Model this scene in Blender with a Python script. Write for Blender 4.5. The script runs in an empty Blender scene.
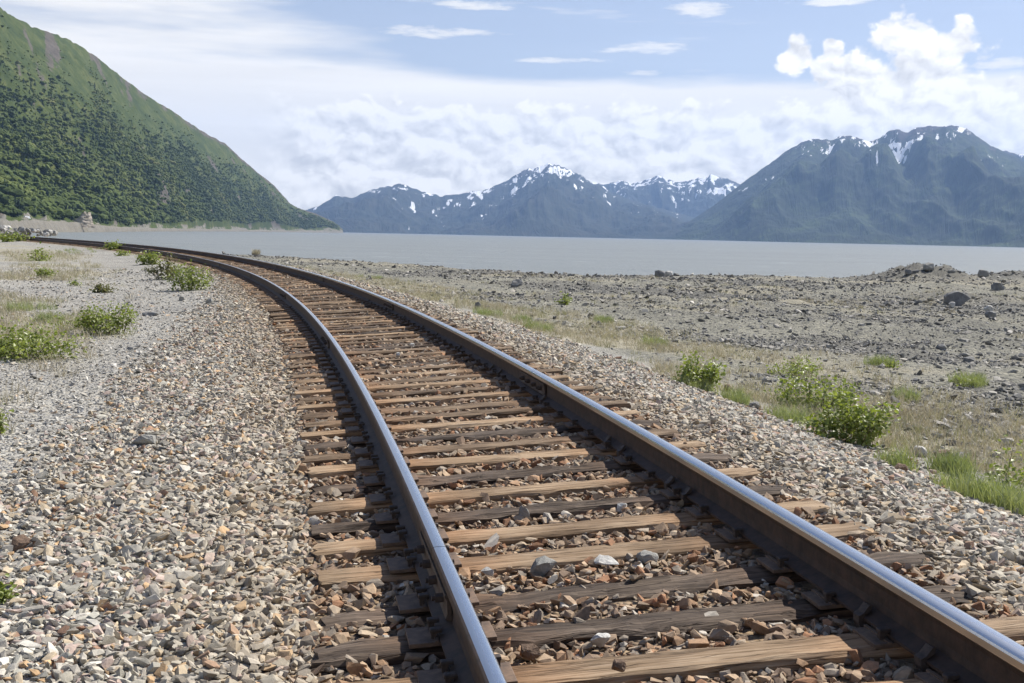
import bpy, bmesh, math, random
import numpy as np
from mathutils import Vector, Matrix

random.seed(5)
rng = np.random.default_rng(11)
scene = bpy.context.scene
COL = scene.collection
PI = math.pi

# ------------------------------------------------------------------ camera numbers
FPX = 1133.3
ROLL = math.atan(0.021284)
PITCH = math.atan((341.5 - 235.11) * math.cos(ROLL) / FPX)
CAMZ = 1.40
HEAD = CAMZ - 1.2083          # height of the rail heads on the centre line
CANT = 0.0603
WATER_Z = -4.0


def ray(px, py):
    """direction of a pixel of the photograph (used only to survey where things stand)"""
    c, s = math.cos(ROLL), math.sin(ROLL)
    a, b = px - 512.0, py - 341.5
    u, v = c * a + s * b, -s * a + c * b
    return np.array([u, FPX * math.cos(PITCH) - v * math.sin(PITCH),
                     -FPX * math.sin(PITCH) - v * math.cos(PITCH)]) / FPX


def at_dist(px, py, d):
    r = ray(px, py)
    k = d / math.hypot(r[0], r[1])
    return np.array([r[0] * k, r[1] * k, CAMZ + r[2] * k])


# ------------------------------------------------------------------ noise
def _hash(ix, iy, seed):
    h = (ix.astype(np.int64) * 374761393 + iy.astype(np.int64) * 668265263 + seed * 1442695041) & 0xFFFFFFFF
    h = ((h ^ (h >> 13)) * 1274126177) & 0xFFFFFFFF
    return ((h ^ (h >> 16)) & 0xFFFFFF) / float(0xFFFFFF)


def vnoise(x, y, seed=0):
    x = np.asarray(x, float); y = np.asarray(y, float)
    x = x + 0.37 * y; y = y - 0.29 * x
    ix, iy = np.floor(x), np.floor(y)
    fx, fy = x - ix, y - iy
    fx = fx * fx * fx * (fx * (fx * 6 - 15) + 10); fy = fy * fy * fy * (fy * (fy * 6 - 15) + 10)
    a, b = _hash(ix, iy, seed), _hash(ix + 1, iy, seed)
    c, d = _hash(ix, iy + 1, seed), _hash(ix + 1, iy + 1, seed)
    return (a + (b - a) * fx) * (1 - fy) + (c + (d - c) * fx) * fy


def fbm(x, y, oct=5, seed=0, lac=2.03, gain=0.5):
    t = 0; amp = 1; n = 0
    for i in range(oct):
        t = t + amp * (vnoise(x, y, seed + i * 17) - 0.5); n += amp
        x = x * lac; y = y * lac; amp *= gain
    return t / n * 2


def ridged(x, y, oct=5, seed=0, gain=0.55):
    t = 0; amp = 1; n = 0
    for i in range(oct):
        t = t + amp * (1 - np.abs(vnoise(x, y, seed + i * 13) * 2 - 1)); n += amp
        x = x * 2.05; y = y * 2.05; amp *= gain
    return t / n


def sstep(a, b, x):
    t = np.clip((x - a) / (b - a), 0, 1)
    return t * t * (3 - 2 * t)


# ------------------------------------------------------------------ track alignment
DS = 0.05
_s = np.arange(-10, 260, DS)
_sk = np.clip(_s, -10, 150)
_k = 0.0043082 + 2.2641e-05 * _sk - 6.2165e-07 * _sk ** 2 + 1.6833e-09 * _sk ** 3
_t = 0.17458 + np.cumsum(_k) * DS
_t -= np.interp(0, _s, _t) - 0.17458
_X = np.cumsum(-np.sin(_t)) * DS; _Y = np.cumsum(np.cos(_t)) * DS
_X -= np.interp(0, _s, _X) - 0.94954; _Y -= np.interp(0, _s, _Y) - 2.0


def tr(s):
    return np.interp(s, _s, _X), np.interp(s, _s, _Y), np.interp(s, _s, _t)


def so(x, y):
    """station and offset (right positive) of points"""
    x = np.asarray(x, float); y = np.asarray(y, float)
    s = np.clip(y - 2, -10, 259)
    for _ in range(14):
        cx, cy, t = tr(s)
        s = np.clip(s + 0.8 * ((x - cx) * -np.sin(t) + (y - cy) * np.cos(t)), -10, 259)
    cx, cy, t = tr(s)
    o = (x - cx) * np.cos(t) + (y - cy) * np.sin(t)
    d = np.hypot(x - cx, y - cy)
    return s, np.where(o < 0, -d, d)


def track_pt(s, o, dz=0.0):
    cx, cy, t = tr(s)
    return cx + o * np.cos(t), cy + o * np.sin(t), HEAD + CANT * o + dz


# ------------------------------------------------------------------ ground height
CREST = np.array([(140, -80), (150, 60), (120, 140), (75, 118), (52, 109), (44, 103), (33, 90), (26, 87), (18, 89),
                  (12, 84), (5, 78), (-4, 86), (-9, 97), (-15, 104), (-24, 112), (-33, 116), (-45, 116), (-56, 121),
                  (-72, 138), (-120, 200), (-250, 380), (-420, 600), (-520, 760), (-620, 700), (-620, -80)], float)


def crest(x, y):
    best = np.full(np.shape(x), 1e9); inside = np.zeros(np.shape(x), bool)
    n = len(CREST)
    for i in range(n):
        a, b = CREST[i], CREST[(i + 1) % n]
        d = b - a
        t = np.clip(((x - a[0]) * d[0] + (y - a[1]) * d[1]) / (d @ d), 0, 1)
        best = np.minimum(best, np.hypot(x - a[0] - t * d[0], y - a[1] - t * d[1]))
        c = ((a[1] > y) != (b[1] > y))
        with np.errstate(divide='ignore', invalid='ignore'):
            xi = a[0] + (y - a[1]) * d[0] / (d[1] if d[1] else 1e-9)
        inside ^= c & (x < xi)
    return np.where(inside, best, -best)


_O = [-900, -40, -7, -4.5, -3.2, -2.2, -1.6, -1.32, -1.28, 1.28, 1.32, 1.85, 4.1, 5.2, 10, 25, 900]
_Z = [-.25, -.25, -.30, -.30, -.27, -.20, -.15, -.145, -.135, .022, .02, .02, -.60, -.74, -1.0, -1.25, -1.3]
MOUNDS = [at_dist(930, 270, 88), at_dist(906, 272, 89), at_dist(1024, 272, 100), at_dist(1060, 270, 98), at_dist(958, 300, 60)]
MH = [(1.05, 2.3), (.25, 1.8), (.35, 3.5), (.4, 3.0), (.25, 1.6)]


def ground(x, y, fine=True):
    x = np.asarray(x, float); y = np.asarray(y, float)
    s, o = so(x, y)
    z = np.interp(o, _O, _Z)
    far = sstep(4.5, 14, np.abs(o))
    z = z + fbm(x * .09, y * .09, 3, 3) * .16 * far + fbm(x * .5, y * .5, 3, 5) * (.012 + .10 * far * (o > 0) + .03 * far)
    rub = sstep(8, 14, o)
    z = z + rub * np.abs(fbm(x * 1.3, y * 1.3, 3, 9)) * .13
    for (mx, my, _), (h, r) in zip(MOUNDS, MH):
        q = ((x - mx) ** 2 + (y - my) ** 2) / (2 * r * r)
        z = z + h * np.exp(-q) * (1 + .35 * fbm(x * 1.1, y * 1.1, 3, 21))
    c = crest(x, y) + fbm(x * .2, y * .2, 3, 31) * 2.0
    z = z - np.log1p(np.exp(np.clip((0.6 - c) / .9, -30, 30))) * .9 * .34
    return np.maximum(z, -9.0)


def hit(px, py):
    """where the line of sight through a pixel meets the ground"""
    r = ray(px, py)
    d = np.concatenate([np.arange(2.5, 40, .02), np.arange(40, 200, .1)])
    k = d / math.hypot(r[0], r[1])
    X, Y, Z = r[0] * k, r[1] * k, CAMZ + r[2] * k
    g = ground(X, Y)
    i = np.argmax(Z <= g) if (Z <= g).any() else np.argmin(Z - g)
    return X[i], Y[i], float(g[i]), d[i]


# ------------------------------------------------------------------ materials
def mat(name):
    m = bpy.data.materials.new(name); m.use_nodes = True
    return m, m.node_tree.nodes, m.node_tree.links, m.node_tree.nodes['Principled BSDF']


def ramp(nodes, stops, interp='LINEAR'):
    r = nodes.new('ShaderNodeValToRGB'); e = r.color_ramp.elements
    r.color_ramp.interpolation = interp
    while len(e) < len(stops): e.new(.5)
    for el, (p, c) in zip(e, stops):
        el.position = p; el.color = (*c, 1) if len(c) == 3 else c
    return r


def noise_node(nodes, links, scale, detail=4, rough=.55, vec=None, dist=0):
    n = nodes.new('ShaderNodeTexNoise'); n.inputs['Scale'].default_value = scale
    n.inputs['Detail'].default_value = detail; n.inputs['Roughness'].default_value = rough
    n.inputs['Distortion'].default_value = dist
    if vec is not None: links.new(vec, n.inputs['Vector'])
    return n


def mixc(nodes, links, fac, a, b, mode='MIX'):
    m = nodes.new('ShaderNodeMix'); m.data_type = 'RGBA'; m.blend_type = mode
    for sock, val in ((m.inputs[0], fac), (m.inputs[6], a), (m.inputs[7], b)):
        if hasattr(val, 'is_linked') or hasattr(val, 'links'): links.new(val, sock)
        elif isinstance(val, (int, float)): sock.default_value = val
        else: sock.default_value = (*val, 1)
    return m.outputs[2]


def mth(nodes, links, op, a, b=None, c=None, clamp=False):
    m = nodes.new('ShaderNodeMath'); m.operation = op; m.use_clamp = clamp
    for i, v in enumerate((a, b, c)):
        if v is None: continue
        if isinstance(v, (int, float)): m.inputs[i].default_value = v
        else: links.new(v, m.inputs[i])
    return m.outputs[0]


def bump(nodes, links, h, bsdf, strength=.5, dist=.02):
    b = nodes.new('ShaderNodeBump'); b.inputs['Strength'].default_value = strength
    b.inputs['Distance'].default_value = dist
    links.new(h, b.inputs['Height']); links.new(b.outputs[0], bsdf.inputs['Normal'])
    return b


def objcoord(nodes):
    return nodes.new('ShaderNodeTexCoord').outputs['Object']


def stone_mat(name, stops, rough=.85, warm=None):
    """crushed stone: every stone draws its own colour, then mottling and a little grit"""
    m, N, L, B = mat(name)
    info = N.new('ShaderNodeAttribute'); info.attribute_name = 'chance'
    r = ramp(N, stops, 'CONSTANT'); L.new(info.outputs['Fac'], r.inputs[0])
    tc = objcoord(N)
    n = noise_node(N, L, 45, 5, .6, tc)
    f = ramp(N, [(.3, (.72, .72, .72)), (.7, (1.25, 1.22, 1.18))]); L.new(n.outputs[0], f.inputs[0])
    c = mixc(N, L, 1.0, r.outputs[0], f.outputs[0], 'MULTIPLY')
    h = mth(N, L, 'FRACT', mth(N, L, 'MULTIPLY', info.outputs['Fac'], 37.7))
    v = mth(N, L, 'MULTIPLY_ADD', h, .66, .72)
    hv = N.new('ShaderNodeHueSaturation'); L.new(c, hv.inputs['Color']); L.new(v, hv.inputs['Value'])
    du = N.new('ShaderNodeAttribute'); du.attribute_name = 'dust'
    L.new(mixc(N, L, mth(N, L, 'MULTIPLY', du.outputs['Fac'], .40), hv.outputs[0], (.37, .285, .185)), B.inputs['Base Color'])
    B.inputs['Roughness'].default_value = rough
    B.inputs['Specular IOR Level'].default_value = .3
    bump(N, L, noise_node(N, L, 170, 4, .65, tc).outputs[0], B, .35, .006)
    return m


GREY, LGREY, DGREY = (.315, .295, .255), (.445, .42, .36), (.15, .148, .135)
PINK, ORNG, TANC, PALE, RUST = (.375, .30, .26), (.42, .285, .16), (.40, .335, .24), (.50, .48, .425), (.25, .155, .105)
M_BALLAST = stone_mat('crushed_stone', [(0, GREY), (.17, LGREY), (.30, DGREY), (.37, PINK), (.46, TANC), (.58, GREY),
                                        (.66, ORNG), (.71, (.36, .35, .30)), (.85, PALE), (.91, RUST), (.93, (.33, .31, .255))])
M_TRACKSTONE = stone_mat('dusty_track_stone', [(0, (.26, .19, .13)), (.2, (.33, .245, .165)), (.35, (.19, .135, .095)), (.5, (.31, .20, .12)),
                                               (.62, (.235, .20, .16)), (.76, (.36, .29, .21)), (.86, (.27, .145, .08)), (.95, (.42, .385, .33))])
M_FINE = stone_mat('grey_gravel', [(0, (.30, .292, .27)), (.25, (.385, .375, .345)), (.42, (.22, .217, .205)), (.58, (.36, .33, .275)),
                                   (.74, (.46, .45, .415)), (.81, (.295, .295, .285)), (.93, (.41, .32, .23))])
M_RUBBLE = stone_mat('shore_rubble', [(0, (.19, .185, .168)), (.3, (.25, .243, .218)), (.5, (.13, .13, .125)), (.68, (.30, .285, .25)),
                                      (.85, (.155, .152, .142)), (.93, (.42, .40, .36))])


def rock_mat(name, c0, c1, scale=3.0):
    m, N, L, B = mat(name)
    tc = objcoord(N)
    n = noise_node(N, L, scale, 7, .62, tc)
    r = ramp(N, [(.32, c0), (.68, c1)]); L.new(n.outputs[0], r.inputs[0])
    L.new(r.outputs[0], B.inputs['Base Color']); B.inputs['Roughness'].default_value = .85
    B.inputs['Specular IOR Level'].default_value = .3
    bump(N, L, noise_node(N, L, scale * 4, 6, .65, tc).outputs[0], B, .5, .05)
    return m


M_DARKROCK = rock_mat('dark_boulder', (.12, .122, .12), (.26, .257, .245))
M_GREYROCK = rock_mat('grey_boulder', (.19, .188, .172), (.34, .332, .30))
M_WHITEROCK = rock_mat('pale_rock', (.40, .39, .36), (.62, .605, .56), 6)
M_BROWNROCK = rock_mat('brown_rock', (.10, .065, .045), (.22, .15, .10), 6)


def leaf_mat(name, c0, c1, c2, trans=.35, scale=1.6, rough=.45, tint=(1.25, 1.3, .55)):
    m, N, L, B = mat(name)
    tc = objcoord(N)
    n = noise_node(N, L, scale, 3, .6, tc)
    n2 = noise_node(N, L, scale * 14, 2, .6, tc)
    f = mth(N, L, 'MULTIPLY_ADD', n2.outputs[0], .5, mth(N, L, 'MULTIPLY', n.outputs[0], .5))
    r = ramp(N, [(.36, c0), (.5, c1), (.64, c2)]); L.new(f, r.inputs[0])
    L.new(r.outputs[0], B.inputs['Base Color']); B.inputs['Roughness'].default_value = rough
    t = N.new('ShaderNodeBsdfTranslucent')
    g = mixc(N, L, 1.0, r.outputs[0], tint, 'MULTIPLY'); L.new(g, t.inputs[0])
    mx = N.new('ShaderNodeMixShader'); mx.inputs[0].default_value = trans
    L.new(B.outputs[0], mx.inputs[1]); L.new(t.outputs[0], mx.inputs[2])
    L.new(mx.outputs[0], N['Material Output'].inputs[0])
    return m


M_LEAF = leaf_mat('shrub_leaf', (.14, .175, .038), (.22, .265, .07), (.33, .365, .14))
M_LEAF_OLIVE = leaf_mat('olive_leaf', (.10, .105, .04), (.15, .15, .065), (.21, .21, .10))
M_GRASS = leaf_mat('green_grass_blade', (.18, .22, .10), (.26, .30, .15), (.36, .38, .23), .3, 1.0, .6)
M_DRY = leaf_mat('dry_grass_blade', (.30, .265, .19), (.42, .38, .28), (.54, .50, .39), .25, .8, .7, (1.05, 1.0, .8))
M_DRYGREEN = leaf_mat('sparse_grass_blade', (.25, .25, .15), (.33, .32, .20), (.43, .40, .29), .25, .8, .7, (1.1, 1.1, .7))
m, N, L, B = mat('woody_stem'); B.inputs['Base Color'].default_value = (.10, .07, .045, 1); B.inputs['Roughness'].default_value = .8
M_STEM = m


def wood_mat(name, dark, mid, light):
    m, N, L, B = mat(name)
    info = N.new('ShaderNodeObjectInfo')
    tc = objcoord(N)
    off = N.new('ShaderNodeVectorMath'); off.operation = 'ADD'
    cmb = N.new('ShaderNodeCombineXYZ'); L.new(mth(N, L, 'MULTIPLY', info.outputs['Random'], 91.0), cmb.inputs[0])
    L.new(tc, off.inputs[0]); L.new(cmb.outputs[0], off.inputs[1])
    mp = N.new('ShaderNodeMapping'); mp.inputs['Scale'].default_value = (1.1, 26, 26); L.new(off.outputs[0], mp.inputs[0])
    g = noise_node(N, L, 2.6, 6, .62, mp.outputs[0], .5)
    mp2 = N.new('ShaderNodeMapping'); mp2.inputs['Scale'].default_value = (1.3, 3.0, 3.0); L.new(off.outputs[0], mp2.inputs[0])
    p = noise_node(N, L, 1.7, 4, .6, mp2.outputs[0])
    f = mth(N, L, 'ADD', mth(N, L, 'MULTIPLY', g.outputs[0], .62), mth(N, L, 'MULTIPLY', p.outputs[0], .42))
    r = ramp(N, [(.36, dark), (.50, mid), (.64, light)]); L.new(f, r.inputs[0])
    # narrow drying cracks along the grain
    mp3 = N.new('ShaderNodeMapping'); mp3.inputs['Scale'].default_value = (.9, 17, 17); L.new(off.outputs[0], mp3.inputs[0])
    k = noise_node(N, L, 1.5, 3, .5, mp3.outputs[0], .3)
    kr = ramp(N, [(.475, (1, 1, 1)), (.497, (.28, .25, .22)), (.52, (1, 1, 1))]); L.new(k.outputs[0], kr.inputs[0])
    c = mixc(N, L, .8, r.outputs[0], kr.outputs[0], 'MULTIPLY')
    # rust washed off the rails and plates on to the wood on either side of them
    sx = N.new('ShaderNodeSeparateXYZ'); L.new(tc, sx.inputs[0])
    dr = mth(N, L, 'ABSOLUTE', mth(N, L, 'SUBTRACT', mth(N, L, 'ABSOLUTE', sx.outputs[0]), .73))
    rw = mth(N, L, 'SUBTRACT', mth(N, L, 'MULTIPLY_ADD', p.outputs[0], 1.1, .35), mth(N, L, 'MULTIPLY', dr, 2.2), clamp=True)
    c = mixc(N, L, mth(N, L, 'MULTIPLY', rw, .6), c, mixc(N, L, 1.0, c, (1.25, .82, .52), 'MULTIPLY'))
    # grey bleaching and dark oil in patches
    bl = noise_node(N, L, 1.1, 4, .6, off.outputs[0])
    blr = ramp(N, [(.40, (.66, .64, .62)), (.55, (1, 1, 1)), (.70, (1.06, 1.10, 1.18))]); L.new(bl.outputs[0], blr.inputs[0])
    c = mixc(N, L, 1.0, c, blr.outputs[0], 'MULTIPLY')
    hv = N.new('ShaderNodeHueSaturation'); L.new(c, hv.inputs['Color'])
    L.new(mth(N, L, 'MULTIPLY_ADD', info.outputs['Random'], .35, .82), hv.inputs['Value'])
    L.new(hv.outputs[0], B.inputs['Base Color'])
    B.inputs['Roughness'].default_value = .82; B.inputs['Specular IOR Level'].default_value = .25
    hh = mth(N, L, 'ADD', mth(N, L, 'MULTIPLY', g.outputs[0], .6), mth(N, L, 'MULTIPLY', N.new('ShaderNodeRGBToBW').outputs[0], 0))
    bw = N.new('ShaderNodeRGBToBW'); L.new(kr.outputs[0], bw.inputs[0])
    hh = mth(N, L, 'MULTIPLY_ADD', g.outputs[0], .6, bw.outputs[0])
    bump(N, L, hh, B, .6, .012)
    return m


M_TIE = {'tan': wood_mat('tan_tie_timber', (.15, .095, .054), (.285, .197, .117), (.42, .315, .21)),
         'mid': wood_mat('brown_tie_timber', (.075, .049, .030), (.16, .110, .068), (.27, .20, .13)),
         'dark': wood_mat('dark_tie_timber', (.030, .022, .016), (.085, .062, .045), (.17, .13, .095))}


def metal_mat(name, c0, c1, rough, metal, scale=20):
    m, N, L, B = mat(name)
    n = noise_node(N, L, scale, 5, .65, objcoord(N))
    r = ramp(N, [(.35, c0), (.65, c1)]); L.new(n.outputs[0], r.inputs[0])
    L.new(r.outputs[0], B.inputs['Base Color']); B.inputs['Roughness'].default_value = rough; B.inputs['Metallic'].default_value = metal
    bump(N, L, n.outputs[0], B, .25, .01)
    return m


M_RAIL = metal_mat('rusted_rail_steel', (.028, .018, .013), (.070, .042, .028), .68, .05, 14)
M_PLATE = metal_mat('rusted_plate', (.075, .050, .035), (.17, .11, .07), .75, .0, 25)
M_SPIKE = metal_mat('dark_spike', (.035, .026, .022), (.085, .06, .045), .7, .1, 30)
M_BAR = metal_mat('dark_joint_bar', (.045, .032, .024), (.10, .07, .05), .65, .1, 18)
m, N, L, B = mat('polished_rail_head')
B.inputs['Base Color'].default_value = (.70, .70, .73, 1); B.inputs['Metallic'].default_value = 1; B.inputs['Roughness'].default_value = .26
gc = N.new('ShaderNodeAttribute'); gc.attribute_name = 'across'
st = N.new('ShaderNodeTexNoise'); st.noise_dimensions = '1D'; st.inputs['Scale'].default_value = 30; st.inputs['Detail'].default_value = 0
L.new(gc.outputs['Fac'], st.inputs['W'])
r = ramp(N, [(.3, (.50, .50, .50)), (.6, (.64, .64, .64))]); L.new(st.outputs[0], r.inputs[0]); L.new(r.outputs[0], B.inputs['Base Color'])
r2 = ramp(N, [(.3, (.30, .30, .30)), (.7, (.22, .22, .22))]); L.new(st.outputs[0], r2.inputs[0]); L.new(r2.outputs[0], B.inputs['Roughness'])
M_POLISH = m


# ------------------------------------------------------------------ object helpers
def link(o, parent=None):
    COL.objects.link(o)
    if parent is not None: o.parent = parent
    return o


def mesh_np(name, V, F, mats=(), smooth=False, midx=None):
    """mesh from numpy vertices and equally long faces"""
    me = bpy.data.meshes.new(name)
    V = np.asarray(V, np.float32); F = np.asarray(F, np.int32)
    n, k = F.shape
    me.vertices.add(len(V)); me.vertices.foreach_set('co', V.ravel())
    me.loops.add(n * k); me.loops.foreach_set('vertex_index', F.ravel())
    me.polygons.add(n); me.polygons.foreach_set('loop_start', np.arange(0, n * k, k, dtype=np.int32))
    try: me.polygons.foreach_set('loop_total', np.full(n, k, np.int32))
    except Exception: pass
    me.polygons.foreach_set('use_smooth', np.full(n, smooth, bool))
    for mm in mats: me.materials.append(mm)
    if midx is not None: me.polygons.foreach_set('material_index', np.asarray(midx, np.int32))
    me.update(calc_edges=True)
    return me


def set_attr(me, name, vals):
    a = me.attributes.new(name, 'FLOAT', 'POINT'); a.data.foreach_set('value', np.asarray(vals, np.float32).ravel())


def obj(name, me, parent=None):
    return link(bpy.data.objects.new(name, me), parent)


def bm_obj(name, bm, material, parent=None, smooth=False):
    me = bpy.data.meshes.new(name); bm.to_mesh(me); bm.free()
    if material is not None: me.materials.append(material)
    for p in me.polygons: p.use_smooth = smooth
    return obj(name, me, parent)


def tag(o, label=None, cat=None, group=None, kind=None):
    if label: o['label'] = label
    if cat: o['category'] = cat
    if group: o['group'] = group
    if kind: o['kind'] = kind
    return o


def empty(name, loc, rz=0.0):
    e = bpy.data.objects.new(name, None); e.location = loc; e.rotation_euler = (0, 0, rz); e.empty_display_size = .2
    return link(e)


def add_box(bm, size, loc=(0, 0, 0), bevel=0.0, rot=None):
    M = Matrix.Translation(loc)
    if rot is not None: M = M @ rot
    r = bmesh.ops.create_cube(bm, size=1, matrix=M @ Matrix.Diagonal((*size, 1)))
    if bevel > 0:
        ed = list({e for v in r['verts'] for e in v.link_edges})
        bmesh.ops.bevel(bm, geom=ed, offset=bevel, segments=2, affect='EDGES', profile=.6)


def add_cyl(bm, r0, r1, a, b, n=10):
    a, b = Vector(a), Vector(b); d = b - a
    M = Matrix.Translation((a + b) / 2) @ d.to_track_quat('Z', 'Y').to_matrix().to_4x4()
    bmesh.ops.create_cone(bm, cap_ends=True, segments=n, radius1=r0, radius2=r1, depth=d.length, matrix=M)


def hull_mesh(name, material, seed, n=14, squash=(1, .8, .62), sub=0):
    """one piece of broken stone: the hull of random points, flat faced"""
    rr = np.random.default_rng(seed)
    p = rr.normal(size=(n, 3)); p /= np.linalg.norm(p, axis=1)[:, None]
    p *= rr.uniform(.72, 1.0, (n, 1))
    p = np.clip(p, -rr.uniform(.55, .95, 3), rr.uniform(.55, .95, 3)) * np.array(squash) * .58
    bm = bmesh.new()
    for q in p: bm.verts.new(q)
    bmesh.ops.convex_hull(bm, input=bm.verts)
    bmesh.ops.delete(bm, geom=[v for v in bm.verts if not v.link_faces], context='VERTS')
    me = bpy.data.meshes.new(name); bm.to_mesh(me); bm.free()
    if material: me.materials.append(material)
    return me


# ------------------------------------------------------------------ scatter (only for stuff nobody can count)
def scatter(name, P, R, Sc, variants, label, cat, dust=None, chance=None):
    """variants: meshes; geometry nodes place one of them at every point, as geometry of this very object"""
    me = bpy.data.meshes.new(name)
    n = len(P)
    me.vertices.add(n); me.vertices.foreach_set('co', np.asarray(P, np.float32).ravel())
    for an, arr in (('rot', R), ('scl', Sc)):
        a = me.attributes.new(an, 'FLOAT_VECTOR', 'POINT'); a.data.foreach_set('vector', np.asarray(arr, np.float32).ravel())
    a = me.attributes.new('chance', 'FLOAT', 'POINT'); a.data.foreach_set('value', (rng.uniform(0, 1, n) if chance is None else np.asarray(chance)).astype(np.float32))
    if dust is not None: set_attr(me, 'dust', dust)
    a = me.attributes.new('pick', 'INT', 'POINT'); a.data.foreach_set('value', rng.integers(0, len(variants), n).astype(np.int32))
    o = obj(name, me)
    tag(o, label, cat, kind='stuff')
    ng = bpy.data.node_groups.new(name + '_nodes', 'GeometryNodeTree')
    ng.interface.new_socket('Geometry', in_out='INPUT', socket_type='NodeSocketGeometry')
    ng.interface.new_socket('Geometry', in_out='OUTPUT', socket_type='NodeSocketGeometry')
    nd, lk = ng.nodes, ng.links
    gi, go = nd.new('NodeGroupInput'), nd.new('NodeGroupOutput')
    jn = nd.new('GeometryNodeJoinGeometry')
    for v in reversed(variants):
        vo = bpy.data.objects.new(name + '_variant', v)
        oi = nd.new('GeometryNodeObjectInfo'); oi.inputs['Object'].default_value = vo
        ti = nd.new('GeometryNodeGeometryToInstance')
        lk.new(oi.outputs['Geometry'], ti.inputs[0]); lk.new(ti.outputs[0], jn.inputs[0])
    ip = nd.new('GeometryNodeInstanceOnPoints'); ip.inputs['Pick Instance'].default_value = True
    lk.new(gi.outputs[0], ip.inputs['Points']); lk.new(jn.outputs[0], ip.inputs['Instance'])

    def na(nm, t):
        a = nd.new('GeometryNodeInputNamedAttribute'); a.data_type = t; a.inputs['Name'].default_value = nm
        return next(s for s in a.outputs if s.enabled and s.name == 'Attribute')
    e2r = nd.new('FunctionNodeEulerToRotation'); lk.new(na('rot', 'FLOAT_VECTOR'), e2r.inputs[0]); lk.new(e2r.outputs[0], ip.inputs['Rotation'])
    lk.new(na('scl', 'FLOAT_VECTOR'), ip.inputs['Scale']); lk.new(na('pick', 'INT'), ip.inputs['Instance Index'])
    rz = nd.new('GeometryNodeRealizeInstances'); lk.new(ip.outputs[0], rz.inputs[0]); lk.new(rz.outputs[0], go.inputs[0])
    md = o.modifiers.new('scatter', 'NODES'); md.node_group = ng
    return o


def rand_rot(n, flat=.5):
    return np.stack([rng.normal(0, flat, n), rng.normal(0, flat, n), rng.uniform(0, 2 * PI, n)], 1)

# ================================================================== the setting: ground
def shore_heap(x, y):
    """where the broken rock lies thickest on the shore"""
    return np.exp(-((x - 17) / 9) ** 2 - ((y - 46) / 17) ** 2) * np.clip(.75 + .9 * fbm(x * .25, y * .18, 3, 64), 0, 1.2)


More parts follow.
